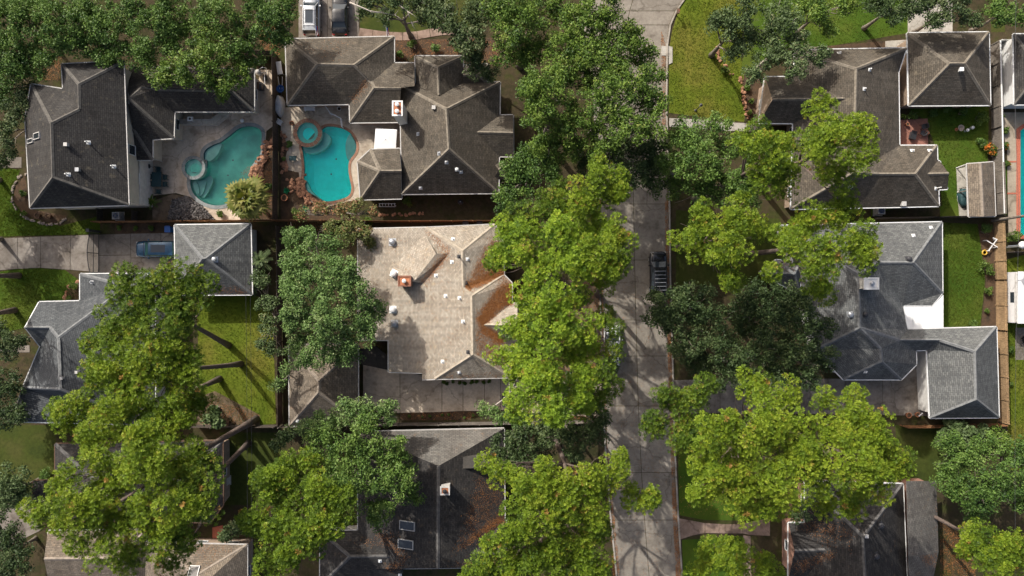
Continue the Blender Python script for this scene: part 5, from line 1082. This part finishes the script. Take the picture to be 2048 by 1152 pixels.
part(t,'hood','pvc',lambda m: m.box(-.3,-.25,0,.3,.25,.28)); part(t,'handle','char',lambda m: m.bar((-.25,-.29,.2),(.25,-.29,.2),.03,.03)); part(t,'dial','char',lambda m: m.lathe((0,0,.28),[(.13,0),(.13,.02)],12))
t = thing('globe_light', 487, 243, 'small white globe light on the rim of the greenish pool deck', 'light'); part(t,'globe','pvc',lambda m: m.lathe((0,0,.1),[(.05,0),(.2,.1),(.24,.24),(.18,.4),(.05,.46)],14),True); part(t,'stand','char',lambda m: m.lathe((0,0,0),[(.08,0),(.06,.1)],8))
for X, Y in ((349,277),(306,320)):        # downspouts at the eave corners
    p = P(X, Y, 2.8); m = MB(); m.tube([p+Vector((-.1,.1,0)), (p.x-.35,p.y+.3,2.4), (p.x-.35,p.y+.3,.1)], .055, 6); m.build('downspout', M['trim'], h1b.root)
m = MB(); p1_, p2_ = wx[1], wx[0]; m.box(p1_.x-.02, p1_.y+.02, 0, p1_.x+.07, P(0,318).y, 2.75); m.build('brick_base', M['stucco_w'], h1.root)
# pool pump yard
t = thing('pool_pump', 524, 150, 'pool pump set with tank and white pipes by the end of the dark wing', 'pump')
part(t,'filter_tank','trim',lambda m: m.lathe((-.2,.1,0),[(.3,.1),(.32,.7),(.25,.9),(.08,1.0)],16),True); part(t,'pump_body','dark',lambda m: m.box(.3,-.7,.05,.65,-.1,.4)); part(t,'heater','char',lambda m: m.box(-.5,-1.9,0,.3,-1.1,.9)); part(t,'heater_panel','brown',lambda m: m.box(-.5,-1.9,.9,.0,-1.1,.93))
for pts in ([(.1,.1,.5),(.5,.1,.5),(.5,-.4,.5)],[(.5,-.4,.5),(.5,-1.2,.4),(.1,-1.3,.9)],[(-.2,.4,.6),(.3,.7,.6),(.6,.7,.2),(.6,-.1,.2)]): part(t,'pipe','pvc',lambda m: m.tube(pts,.04,6))
t = thing('storage_box', 517, 125, 'small white box north of the pool pump', 'box'); part(t,'body','pvc',lambda m: m.box(-.3,-.2,0,.3,.2,.4)); part(t,'lid','pvc',lambda m: m.box(-.33,-.23,.4,.33,.23,.46))
t = thing('folding_table', 563, 140, 'white folding table standing beside the dark fence', 'table', rz=8); part(t,'tabletop','pvc',lambda m: m.box(-.3,-.75,.7,.3,.75,.74))
for x in (-.25,.25):
    for y in (-.65,.65): part(t,'leg','metal',lambda m: m.box(x-.02,y-.02,0,x+.02,y+.02,.7))
t = thing('wheelbarrow', 564, 172, 'blue wheelbarrow with white handles behind the garage wing', 'wheelbarrow', rz=90)
part(t,'tray','blue',lambda m: m.lathe((-.5,0,.3),[(.25,0),(.42,.28),(.46,.3),(.40,.3),(.22,.05)],14))
for s in (-.2,.2): part(t,'handle','pvc',lambda m: m.tube([(-.6,s*.6,.3),(.9,s*1.3,.6)],.035,6))
part(t,'wheel','dark',lambda m: m.tube([(-.95,-.05,.18),(-.95,.05,.18)],.18,12))
def lumpy(X, Y, rx, ry, h, label, mat, name, cat):
    b = P(X, Y); root = empty(name, (b.x,b.y,.04), label=label, cat=cat); mb = MB(); nu, nv = 18, 8
    for j in range(nv+1):
        v = j/nv; r = math.cos(v*math.pi/2)**.35; z = h*math.sin(v*math.pi/2)**.8
        for i in range(nu):
            a = 2*math.pi*i/nu; k = 1+.09*math.sin(3*a+v*4)+.06*math.sin(7*a)*(1-v); mb.v.append((rx*r*math.cos(a)*k, ry*r*math.sin(a)*k, z+.04*math.sin(5*a+1)*v))
    for j in range(nv):
        for i in range(nu): mb.f.append([j*nu+i, j*nu+(i+1) % nu, (j+1)*nu+(i+1) % nu, (j+1)*nu+i]); mb.m.append(0)
    mb.build('cover', M[mat], root, smooth=True, world=False)
    mb = MB(); [mb.tube([(rx*1.02*math.cos(a), ry*1.02*math.sin(a), .12), (rx*1.02*math.cos(a+.35), ry*1.02*math.sin(a+.35), .10)], .015, 4) for a in np.arange(0, 6.28, .35)]; mb.build('tie_cord', M['trim'], root, world=False); return root
lumpy(562,213,.5,1.2,1.0,'long object under a pale grey tarp beside the dark fence','tarp','covered_grill','covered grill')
cw = chair(562,247,150,'white plastic chair by the dark fence near the brick spa','pvc')
t = thing('garden_bench', 621, 219, 'white slatted bench under the eave of the brown garage wing', 'bench')
for k in range(4): part(t,'slat','pvc',lambda m: m.box(-.62,-.24+k*.12,.42,.62,-.15+k*.12,.45))
for k in range(2): part(t,'back_slat','pvc',lambda m: m.box(-.62,.26,.6+k*.15,.62,.29,.7+k*.15))
for x in (-.55,.55): part(t,'leg','pvc',lambda m: m.box(x-.03,-.24,0,x+.03,.3,.42))
rl = [P(*p) for p in ((653,214),(664,230),(674,234),(685,240),(687,256))]
t = empty('pool_railing', tuple(rl[0]), label='white bent railing at the shallow side of the turquoise pool', cat='railing')
for a, b in zip(rl, rl[1:]):
    for z in (.5,.95): m = MB(); m.bar(a+Vector((0,0,z)), b+Vector((0,0,z)), .06, .05); m.build('rail', M['pvc'], t)
for a in rl: m = MB(); m.box(a.x-.04,a.y-.04,0,a.x+.04,a.y+.04,1.0); m.build('rail_post', M['pvc'], t)
def pot(X, Y, r, label, mat='terra', group=None, soil=True):
    t = thing('plant_pot', X, Y, label, 'pot', group); part(t,'pot',mat,lambda m: m.lathe((0,0,0),[(r*.7,0),(r,r*1.5),(r*1.08,r*1.5),(r*1.08,r*1.7),(r*.9,r*1.7),(r*.85,r*1.4)],16),True); part(t,'soil','mulch',lambda m: m.lathe((0,0,r*1.45),[(r*.87,0),(.01,.02)],14)); return t
pot(586,248,.26,'terracotta pot beside the brick spa'); pot(573,291,.28,'dark pot at the corner of the rocks','brown'); pot(572,397,.36,'wide terracotta pot south of the turquoise pool'); pot(1813,829,.3,'terracotta pot by the orange fence, left of two'); pot(1831,828,.26,'smaller terracotta pot by the orange fence, right of two'); pot(427,842,.32,'dark round planter under the pine trunks, left of two','brown'); pot(457,844,.34,'dark round planter under the pine trunks, right of two','brown'); pot(1812,250,.2,'pot at the edge of the red patio'); pot(80,432,.3,'yellow rimmed pot in the bark bed, left of two','brown'); pot(102,433,.3,'yellow rimmed pot in the bark bed, right of two','brown'); pot(680,219,.22,'white pot in front of the brown house','pvc')
def agave(X, Y, r, label):
    b = P(X, Y); t = empty('agave', (b.x,b.y,.05), label=label, cat='plant')
    for k in range(16):
        a = k*2.4; el = math.radians(70-60*k/16); d = Vector((math.cos(a)*math.cos(el), math.sin(a)*math.cos(el), math.sin(el))); s = Vector((-math.sin(a), math.cos(a), 0))*.09
        m = MB(); m.poly([Vector((0,0,.02))-s*.6, d*r*.45-s, d*r, d*r*.45+s, Vector((0,0,.02))+s*.6]); m.build('leaf', M['green'], t, world=False)
agave(574,382,.5,'bright green rosette plant beside the dark fence'); agave(612,418,.5,'bright green rosette plant among the south rocks')
t = thing('side_table', 588, 318, 'small dark table with green top left of the turquoise pool', 'table'); part(t,'tabletop','teal',lambda m: m.box(-.42,-.28,.42,.42,.28,.46))
for x in (-.35,.35):
    for y in (-.22,.22): part(t,'leg','char',lambda m: m.box(x-.03,y-.03,0,x+.03,y+.03,.42))
pc = P(771,279,2.5); t = empty('parasol', (pc.x,pc.y,.05), math.radians(-4), 'white square parasol over the patio between the brown house and pavilion', 'parasol')
def canopy(m):
    a = 1.22; c = (0,0,2.72); q = [(-a,-a,2.42),(a,-a,2.42),(a,a,2.42),(-a,a,2.42)]
    for k in range(4): m.poly([q[k], q[(k+1)%4], c]); m.poly([q[k], (q[k][0],q[k][1],2.28), (q[(k+1)%4][0],q[(k+1)%4][1],2.28), q[(k+1)%4]])
part(t,'canopy','canvas',canopy); part(t,'pole','metal',lambda m: m.tube([(0,0,0),(0,0,2.7)],.03,8)); part(t,'finial','metal',lambda m: m.lathe((0,0,2.7),[(.04,0),(.05,.05),(.01,.1)],8)); part(t,'base','char',lambda m: m.lathe((0,0,0),[(.3,0),(.3,.06),(.05,.1)],14))
for k in range(4): part(t,'rib','metal',lambda m: m.bar((0,0,2.68),(1.2*(1 if k in (0,1) else -1),1.2*(1 if k in (0,2) else -1),2.4),.025,.025))
t = thing('trellis', 776, 411, 'white lattice frame standing in the shade south of the pavilion', 'trellis')
for k in range(6): part(t,'slat','pvc',lambda m: m.box(-.9+k*.35,-.1,.6,-.82+k*.35,.1+.1*(k%2),.66))
for k in range(2): part(t,'rail','pvc',lambda m: m.box(-.95,-.25+k*.35,.62,1.0,-.19+k*.35,.68))
for x in (-.9,.93): part(t,'post','pvc',lambda m: m.box(x-.04,-.1,0,x+.04,-.02,.62))
# flags on the garage wing
def flag(X, Y, label):
    p = P(X, Y, 2.9); t = empty('flag', tuple(p), label=label, cat='flag'); part(t,'pole','pvc',lambda m: m.tube([(0,-.3,0),(0,.95,.55)],.025,6))
    part(t,'red_stripe','red',lambda m: [m.poly([(x,.9-.1*0,.52),(x+.08,.9,.50),(x+.1,.1,.02),(x+.02,.1,.05)]) for x in (.0,.16)]); part(t,'white_stripe','pvc',lambda m: m.poly([(.08,.9,.5),(.16,.9,.52),(.18,.1,.05),(.1,.1,.02)])); part(t,'canton','blue',lambda m: m.poly([(-.02,.92,.55),(.14,.92,.54),(.14,.5,.32),(-.02,.5,.33)]))
flag(633,72,'small striped flag on the eave behind the silver car'); flag(774,72,'small striped flag at the north east corner of the brown garage wing')
# ------------------------------------------------------------------ rocks round the pools
def rocklib(n=6):
    out = []
    for k in range(n):
        bm = bmesh.new(); bmesh.ops.create_icosphere(bm, subdivisions=1, radius=1)
        for v in bm.verts: v.co *= random.uniform(.72, 1.15); v.co.z *= .6
        me = bpy.data.meshes.new('rock'); bm.to_mesh(me); bm.free(); me.materials.append(M['rock']); out.append(me)
    return out
RL = rocklib(); RLg = []
for me in RL: m2 = me.copy(); m2.materials.clear(); m2.materials.append(M['rock_g']); RLg.append(m2)
def rocks(label, lines, n, s0, s1, lib, name='rock_border', wid=.5, cat='rock border'):
    p0 = P(*lines[0][0]); root = empty(name, (p0.x,p0.y,0), label=label, cat=cat); L = [(P(*a), P(*b)) for ln in lines for a, b in zip(ln, ln[1:])]; tot = sum((b-a).length for a, b in L)
    for k in range(n):
        t = random.random()*tot
        for a, b in L:
            if t <= (b-a).length: break
            t -= (b-a).length
        p = a+(b-a).normalized()*min(t, (b-a).length); s = random.uniform(s0, s1)
        o = bpy.data.objects.new('rock', random.choice(lib)); COL.objects.link(o); o.parent = root
        o.location = (p.x+random.uniform(-wid,wid)-p0.x, p.y+random.uniform(-wid,wid)-p0.y, s*.35); o.rotation_euler = (random.uniform(-.4,.4), random.uniform(-.4,.4), random.uniform(0,6)); o.scale = (s*random.uniform(.8,1.4), s, s*random.uniform(.7,1.2))
rocks('red brown rocks along the right bank of the greenish pool', [xy('534,300 522,322 508,340 505,355 516,366'), xy('530,318 516,340 518,360'), xy('545,270 535,300')], 80, .16, .38, RL, wid=.45)
rocks('rock bank south west of the turquoise pool', [xy('606,350 600,372 604,388 618,400 640,412 655,417'), xy('590,372 608,396 630,410'), xy('575,360 595,385')], 95, .15, .36, RL, wid=.5)
rocks('rocks between the dark fence and the turquoise pool deck', [xy('566,262 572,285 566,310 572,335 566,352')], 40, .12, .3, RL, wid=.35)
rocks('stone edging round the curved bed left of the dark hipped house', [xy('62,346 40,352 26,375 24,402 36,425 60,440 95,449 120,447 134,436')], 90, .10, .2, RLg, 'stone_edging', .05, 'stone edging')
rocks('stone edging of the curved bed beside the slate house', [xy('158,562 142,570 132,585 128,602')], 26, .12, .22, RL, 'stone_edging', .1, 'stone edging')
rocks('pinkish stone edging along the bed on the bright lawn', [xy('1432,96 1440,120 1458,145 1480,155 1486,180 1488,205 1496,240')], 60, .12, .24, RL, 'stone_edging', .15, 'stone edging')
rocks('round stones in front of the shaded fence south of the brown house', [xy('745,428 790,430 850,428')], 26, .14, .26, RL, 'stone_edging', .15, 'stone edging')
# ------------------------------------------------------------------ right hand yards
sheet('brick_patio', PL('1801,240 1855,237 1856,290 1801,292'), .03, brickmat('patio brick', (.34,.15,.10), (.27,.11,.08), (.3,.22,.18), .22, .11), kind='structure')
t = thing('fire_table', 1822, 272, 'black rectangular fire table on the red brick patio', 'table', rz=-15); part(t,'tabletop','dark',lambda m: m.box(-.32,-.5,.5,.32,.5,.55)); part(t,'base','char',lambda m: m.box(-.26,-.42,0,.26,.42,.5))
chair(1843,255,100,'dark patio chair at the right edge of the red patio','char','chairs on the red patio'); chair(1841,268,60,'dark patio chair near the round stool on the red patio','char','chairs on the red patio')
t = thing('garden_stool', 1850, 267, 'round terracotta stool on the red patio edge', 'stool'); part(t,'seat','terra',lambda m: m.lathe((0,0,.4),[(.22,0),(.25,.03),(.22,.06)],14)); part(t,'drum','terra',lambda m: m.lathe((0,0,0),[(.18,0),(.22,.2),(.18,.4)],14))
t = thing('bird_bath', 1913, 259, 'stone bird bath on the lawn behind the brown house', 'bird bath', z=0); part(t,'pedestal','terra',lambda m: m.lathe((0,0,0),[(.22,0),(.1,.15),(.09,.6),(.15,.7)],12)); part(t,'bowl','rock_g',lambda m: m.lathe((0,0,.7),[(.12,0),(.36,.12),(.38,.14),(.33,.14),(.05,.04)],16))
for X, Y, lab in ((1930,262,'white lawn ornament nearer the bird bath'),(1940,257,'white lawn ornament farther from the bird bath')):
    t = thing('garden_ornament', X, Y, lab, 'ornament', z=0); part(t,'globe','pvc',lambda m: m.lathe((0,0,.3),[(.06,0),(.18,.1),(.2,.2),(.12,.33)],12),True); part(t,'stand','metal',lambda m: m.lathe((0,0,0),[(.14,0),(.05,.1),(.05,.32)],10))
slabs('shed_pad', ['1912,338 1940,331 1940,385 1914,385','1914,385 1940,385 1942,433 1918,433'], 'conc_w', top=.06)
lumpy(1926,396,.75,1.1,.6,'heap of garden things under a dark cover beside the shed','teal','junk_heap','heap')
t = thing('garden_hose', 1926, 383, 'white pipe lying across the shed pad', 'pipe'); part(t,'pipe','pvc',lambda m: m.tube([(-.8,-.1,.1),(.7,.1,.12)],.05,6)); part(t,'end_cap','metal',lambda m: m.tube([(.7,.1,.12),(.78,.11,.12)],.06,8))
m = MB(); m.tube([P(1912,336,2.0), P(1934,328,2.15)], .05, 6); m.build('gate_rail', M['trim'], shed.root)
def ibeam(root, name, mat, a, b, w_): m = MB(); m.bar(a, b, w_, w_); return m.build(name, M[mat], root, world=False)
t = thing('play_set', 1976, 490, 'white plastic toy frame with yellow ring beside the tan fence', 'toy')
for a, b in (((-.6,.5,.6),(.6,-.3,.7)),((.6,.6,.6),(-.3,-.7,.5)),((.2,.8,.5),(.9,.5,.6))): ibeam(t,'bar','pvc',Vector(a),Vector(b),.09)
for x, y in ((-.6,.5),(.6,-.3),(.6,.6),(-.3,-.7)): part(t,'leg','pvc',lambda m: m.box(x-.05,y-.05,0,x+.05,y+.05,.6))
M['yellow'] = plain('yellow plastic', (.55,.33,.04), .5); part(t,'ring','yellow',lambda m: m.lathe((-.55,-.9,.1),[(.26,0),(.34,.08),(.26,.16),(.18,.08),(.26,0)],16))
b = P(2060, 595, 2.6); t = empty('caravan', (b.x,b.y,0), label='white caravan roof at the right border beside the narrow lawn', cat='caravan')
part(t,'body','pvc',lambda m: m.box(-1.35,-2.9,.5,1.35,2.9,2.6)); part(t,'roof_edge','white',lambda m: m.box(-1.4,-2.95,2.6,1.4,2.95,2.66)); part(t,'hatch','char',lambda m: m.box(-.2,.3,2.66,.25,.75,2.78)); part(t,'hatch','char',lambda m: m.box(-.2,1.4,2.66,.2,1.8,2.78)); part(t,'awning','trim',lambda m: m.box(-1.52,-2.8,2.3,-1.41,2.8,2.45)); part(t,'window','glass',lambda m: m.box(-1.362,-.6,1.4,-1.351,.6,2.0))
for y in (-.5,.5): part(t,'wheel','dark',lambda m: m.tube([(-1.4,y,.35),(-1.1,y,.35)],.35,14))
slabs('caravan_pad', ['2030,655 2100,655 2100,720 2030,720'], 'conc_st', top=.03)
lumpy(2050,680,.5,.5,.5,'dark coil on the pad below the caravan','dark','hose_coil','coil')
# street lamps, poles, wires
def at(X, Y): return P(X, Y, 0)
b = at(1391,221); t = empty('lamp_post', tuple(b), label='small black lamp post on the bright lawn by the pale path', cat='lamp post')
part(t,'post','char',lambda m: m.tube([(0,0,0),(0,0,2.1)],[.06,.04],8)); part(t,'lantern','lamp',lambda m: m.lathe((0,0,2.1),[(.1,0),(.17,.1),(.17,.3)],8)); part(t,'lantern_cap','char',lambda m: m.lathe((0,0,2.4),[(.2,0),(.16,.06),(.03,.16)],8)); part(t,'base','char',lambda m: m.lathe((0,0,0),[(.16,0),(.14,.1),(.06,.14)],10))
b = at(1984,441); t = empty('utility_pole', tuple(b), label='wooden utility pole at the fence corner, leaning out of the photo', cat='pole')
part(t,'pole','bark_o',lambda m: m.tube([(0,0,-.1),(0,0,10.5)],[.17,.12],10)); part(t,'cross_arm','fence_g',lambda m: m.box(-.06,-1.1,9.6,.06,1.1,9.72))
for y in (-1,-.4,.4,1): part(t,'insulator','pvc',lambda m: m.lathe((0,y,9.72),[(.05,0),(.06,.08),(.03,.16)],8))
lh = P(2043,490,6.2); t = empty('street_lamp', (lh.x+1.6,lh.y,0), label='street lamp with white globe head at the right border', cat='street lamp')
part(t,'pole','metal',lambda m: m.tube([(0,0,0),(0,0,6.0)],[.09,.06],8)); part(t,'arm','metal',lambda m: m.tube([(0,0,5.9),(-1.6,0,6.1),(-3.0,-.1,6.1)],.04,6)); part(t,'globe','pvc',lambda m: m.lathe((-1.6,0,6.05),[(.1,0),(.36,.15),(.4,.3),(.3,.5),(.1,.58)],16),True)
def wire(pts, label, r=.018):
    m = MB(); out = []
    for a, b in zip(pts, pts[1:]):
        a = Vector(a); b = Vector(b)
        for k in range(12): q = a.lerp(b, k/12); q.z -= .5*math.sin(math.pi*k/12); out.append(q)
    out.append(Vector(pts[-1])); m.tube(out, r, 4); tag(m.build('power_line', M['char']), label, 'wire')
wire([P(490,458,6.0), P(492,1500,7.5)], 'power line over the pyramid garage, nearer the house'); wire([P(499,458,6.0), P(501,1500,7.5)], 'power line over the pyramid garage, nearer the tan house')
wire([P(2036,-100,8), P(2038,430,8), P(2036,1400,8)], 'power line above the narrow lawn at the right border'); wire([tuple(P(1984,441)+Vector((0,0,9.8))), P(1700,-300,9)], 'power line running north from the wooden pole') if False else None
for X, Y, a, lab in ((1010,790,88,'dark wheeled bin at the end of the tan driveway, upper'),(1011,806,92,'dark wheeled bin at the end of the tan driveway, lower'),(310,551,20,'blue wheeled bin by the driveway next to the slate house'),(344,460,0,'blue wheeled bin between orange fence and grey garage'),(932,449,0,'dark wheeled bin behind the tan house, left of two'),(960,449,0,'dark wheeled bin behind the tan house, right of two')):
    t = thing('wheeled_bin', X, Y, lab, 'bin', rz=a); mt = 'blue' if 'blue' in lab else 'char'
    part(t,'body',mt,lambda m: m.box(-.3,-.3,.08,.3,.3,1.0)); part(t,'lid',mt,lambda m: m.box(-.33,-.36,1.0,.33,.34,1.06)); part(t,'handle',mt,lambda m: m.bar((-.25,.4,1.0),(.25,.4,1.0),.04,.04))
    for s in (-.25,.25): part(t,'wheel','dark',lambda m: m.tube([(s-.04,.3,.1),(s+.04,.3,.1)],.1,10))
t = thing('mailbox', 1352, 30, 'brown mailbox on a post at the inside of the kerb bend', 'mailbox', z=0); part(t,'post','brown',lambda m: m.box(-.05,-.05,0,.05,.05,1.0)); part(t,'box','brown',lambda m: m.box(-.12,-.28,1.0,.12,.28,1.25)); part(t,'flag','red',lambda m: m.box(.12,-.1,1.1,.14,.1,1.3))
sheet('patio', PL('425,1055 446,1050 446,1085 425,1085'), .03, M['cope_r'], kind='structure')
m = MB(); m.tube([P(1845,826,2.7), P(1838,832,2.5), P(1838,832,.1)], .06, 6); m.build('downspout', M['white'], h6.root)
# ------------------------------------------------------------------ loose needles, bark, grass
def flakes(name, pos, nrm, size, mat, kind='stuff', asp=.2, flat=.25):
    n = len(pos); nn = nrm+rng.normal(0, flat, (n,3)); nn /= np.linalg.norm(nn, axis=1, keepdims=True)
    a = np.cross(nn, unit(n)); a /= np.linalg.norm(a, axis=1, keepdims=True)+1e-6; b = np.cross(nn, a); s = (size*rng.uniform(.6,1.5,n))[:,None]
    p = pos+nrm*.02; V = np.empty((n*3,3)); V[0::3] = p-a*s*.5; V[1::3] = p+b*s*asp*.6+nn*s*.05; V[2::3] = p+a*s*.5-b*s*asp*.3
    o = link(name, arrmesh(name, V, np.arange(n*3).reshape(n,3), rng.random(n), M[mat])); o['kind'] = kind; return o
def rand_in(poly, n, fall=0):
    xs = [p[0] for p in poly]; ys_ = [p[1] for p in poly]; out = []
    while len(out) < n:
        x = random.uniform(min(xs), max(xs)); y = random.uniform(min(ys_), max(ys_)); c = False
        for (x0,y0),(x1,y1) in zip(poly, poly[1:]+poly[:1]):
            if (y0 > y) != (y1 > y) and x < (x1-x0)*(y-y0)/(y1-y0)+x0: c = not c
        if c: out.append((x, y))
    return out
def patchy(pts, scale, thr):
    from mathutils import noise
    return [p for p in pts if noise.noise(Vector((p[0]/scale, p[1]/scale, 3.1)))+random.uniform(-.5,.5) > thr]
def roof_litter(h, specs, size=.13):
    Pp = []; Nn = []
    for s, n, thr in specs:
        for X, Y in patchy(rand_in(xy(s), int(n*1.35)), 9, thr):
            r = h.hit(X+random.gauss(0,4.5), Y+random.gauss(0,4.5))
            if r: Pp.append(r[0]); Nn.append(r[1])
    if Pp: flakes('pine_needles', np.array(Pp), np.array(Nn), size, 'needles')
roof_litter(hm, [('930,578 1006,549 1000,538 965,560 932,572',4200,-.5),('932,570 985,475 1004,484 1007,548',4200,-.22),('958,640 1012,606 1022,568 1022,602 1000,612 965,646',4200,-.5),('950,640 1010,560 1022,570 1022,606 1005,612',5200,-.3),('958,653 1003,688 1008,680 966,651',1800,-.6),('950,660 955,652 1003,690 1015,740 955,700',2200,-.1),('852,566 897,508 888,508 842,566',700,-.4),('880,757 1019,753 1019,749 880,752',260,-.3),('852,460 895,506 899,502 857,460',250,-.3),('720,460 920,500 940,700 880,750 720,680',2600,.18),('947,708 1018,752 1018,745 955,705',200,-.2)], .17)
roof_litter(h5, [('930,1085 1004,1030 1008,1042 905,1104',1500,-.4),('955,950 1006,985 1004,1035 920,1085',2600,.0),('900,1132 1008,1112 1008,1132',900,-.2),('765,1062 812,1110 800,1114 752,1068',500,-.3),('700,1085 800,1062 780,1090',300,.0),('765,1140 812,1112 815,1118 790,1140',400,-.2)])
roof_litter(h9, [('1595,1052 1665,1096 1690,1060 1610,1040',700,.0),('1585,1130 1665,1104 1668,1110 1590,1148',700,-.3),('1816,1005 1868,998 1872,1060 1850,1078 1825,1080',1800,-.15),('1838,1112 1876,1106 1868,1140',500,-.1),('1600,1000 1720,1060 1700,1100 1610,1040',500,.15)])
roof_litter(h2b, [('704,201 735,161 739,163 708,204',260,-.4),('580,85 700,80 690,120 640,122',500,.1)]); roof_litter(hg1, [('425,588 502,587 502,579 430,577',500,-.3)]); roof_litter(h6p, [('1545,525 1590,530 1590,545',250,-.2)]); roof_litter(h10, [('370,1090 480,1092 420,1130',400,0),('300,1070 290,1110 250,1080',200,0)])
def ground_litter(specs, z, size=.15, name='pine_needles', mat='needles', sc_=14):
    Pp = [P(X, Y, z) for s, n, thr in specs for X, Y in patchy(rand_in(xy(s), int(n*1.5)), sc_, thr)]
    flakes(name, np.array(Pp), np.tile(np.array([[0,0,1.]]), (len(Pp),1)), size, mat)
ground_litter([('1330,400 1338,400 1340,560 1344,760 1349,900 1355,1020 1363,1152 1352,1152 1345,1020 1338,800 1331,560',6500,-.2),('1199,560 1206,560 1214,880 1240,1152 1226,1152 1206,800',3500,-.1),('1322,60 1332,90 1331,250 1324,250',900,-.1),('1205,560 1330,560 1340,1152 1240,1152',3000,.22)], .03)
ground_litter([('1130,560 1200,560 1205,840 1100,840',5000,-.1),('1030,560 1130,560 1130,640 1030,640',1800,-.1),('800,824 950,824 950,840 800,840',800,.05),('1355,860 1480,880 1500,1030 1360,1030',1600,.15),('790,80 1000,80 1000,130 790,130',2600,0),('1880,1040 1960,1090 1950,1152 1880,1152',2200,-.2),('520,40 560,40 560,110 520,110',1500,-.2),('80,110 125,110 120,160 70,160',900,-.2),('575,440 740,440 740,460 575,460',1500,-.1),('400,790 520,830 520,848 400,848',1500,0),('1480,860 1700,860 1700,1060 1500,1040',2500,0),('480,345 552,290 552,436 500,436',1600,-.1)], .03)
ground_litter([('330,405 372,395 402,412 425,438 335,438',2600,-.35)], .07, .32, 'bark_debris', 'debris') if False else None
M['debris'] = leafmat('grey bark pieces', [(0,(.05,.045,.04)),(.5,(.14,.125,.115)),(1,(.28,.26,.24))], .0)
pp = [(P(X,Y,.05+.5*max(0,1-((X-385)/45)**2-((Y-420)/30)**2)*random.random()),) for X, Y in rand_in(xy('345,400 372,392 402,410 428,438 335,439 340,420'), 2600)]
flakes('bark_debris', np.array([p[0] for p in pp]), np.tile(np.array([[0,0,1.]]), (len(pp),1)), .38, 'debris', asp=.32, flat=.5)
def grass(s, n, h=.08):
    pts = rand_in(xy(s), n); B = np.array([P(X, Y, .004) for X, Y in pts]); B = np.repeat(B, 4, 0)+rng.normal(0,.05,(n*4,3))*np.array([1,1,0]); N = len(B)
    d = unit(N); d[:,2] = abs(d[:,2])+.6; d /= np.linalg.norm(d, axis=1, keepdims=True); w_ = np.cross(d, unit(N)); w_ /= np.linalg.norm(w_, axis=1, keepdims=True); w_ *= .022
    V = np.empty((N*3,3)); V[0::3] = B-w_; V[1::3] = B+w_; V[2::3] = B+d*(h*rng.uniform(.5,1.3,N))[:,None]; return V, rng.random(N)
VV = []; TT = []
for s, n in ((LAWNS[1][0],7000),('1376,0 1480,0 1488,244 1338,226 1338,100 1345,60',8000),(LAWNS[6][0],6500),('0,543 60,535 130,540 158,560 160,600 78,612 50,655 0,670',4500),('2010,520 2048,520 2048,900 2016,940',4500),('1800,205 1978,205 1975,330 1880,434 1870,290',4000),('1500,0 1810,0 1810,66 1660,92 1560,110',3000),('-10,330 40,340 30,370 26,400 50,432 120,452 200,432 200,468 -10,474',5000)):
    V, tt = grass(s, n); VV.append(V); TT.append(tt)
VV = np.concatenate(VV); o = link('grass', arrmesh('grass', VV, np.arange(len(VV)).reshape(-1,3), np.concatenate(TT), M['grassblade'])); o['kind'] = 'stuff'
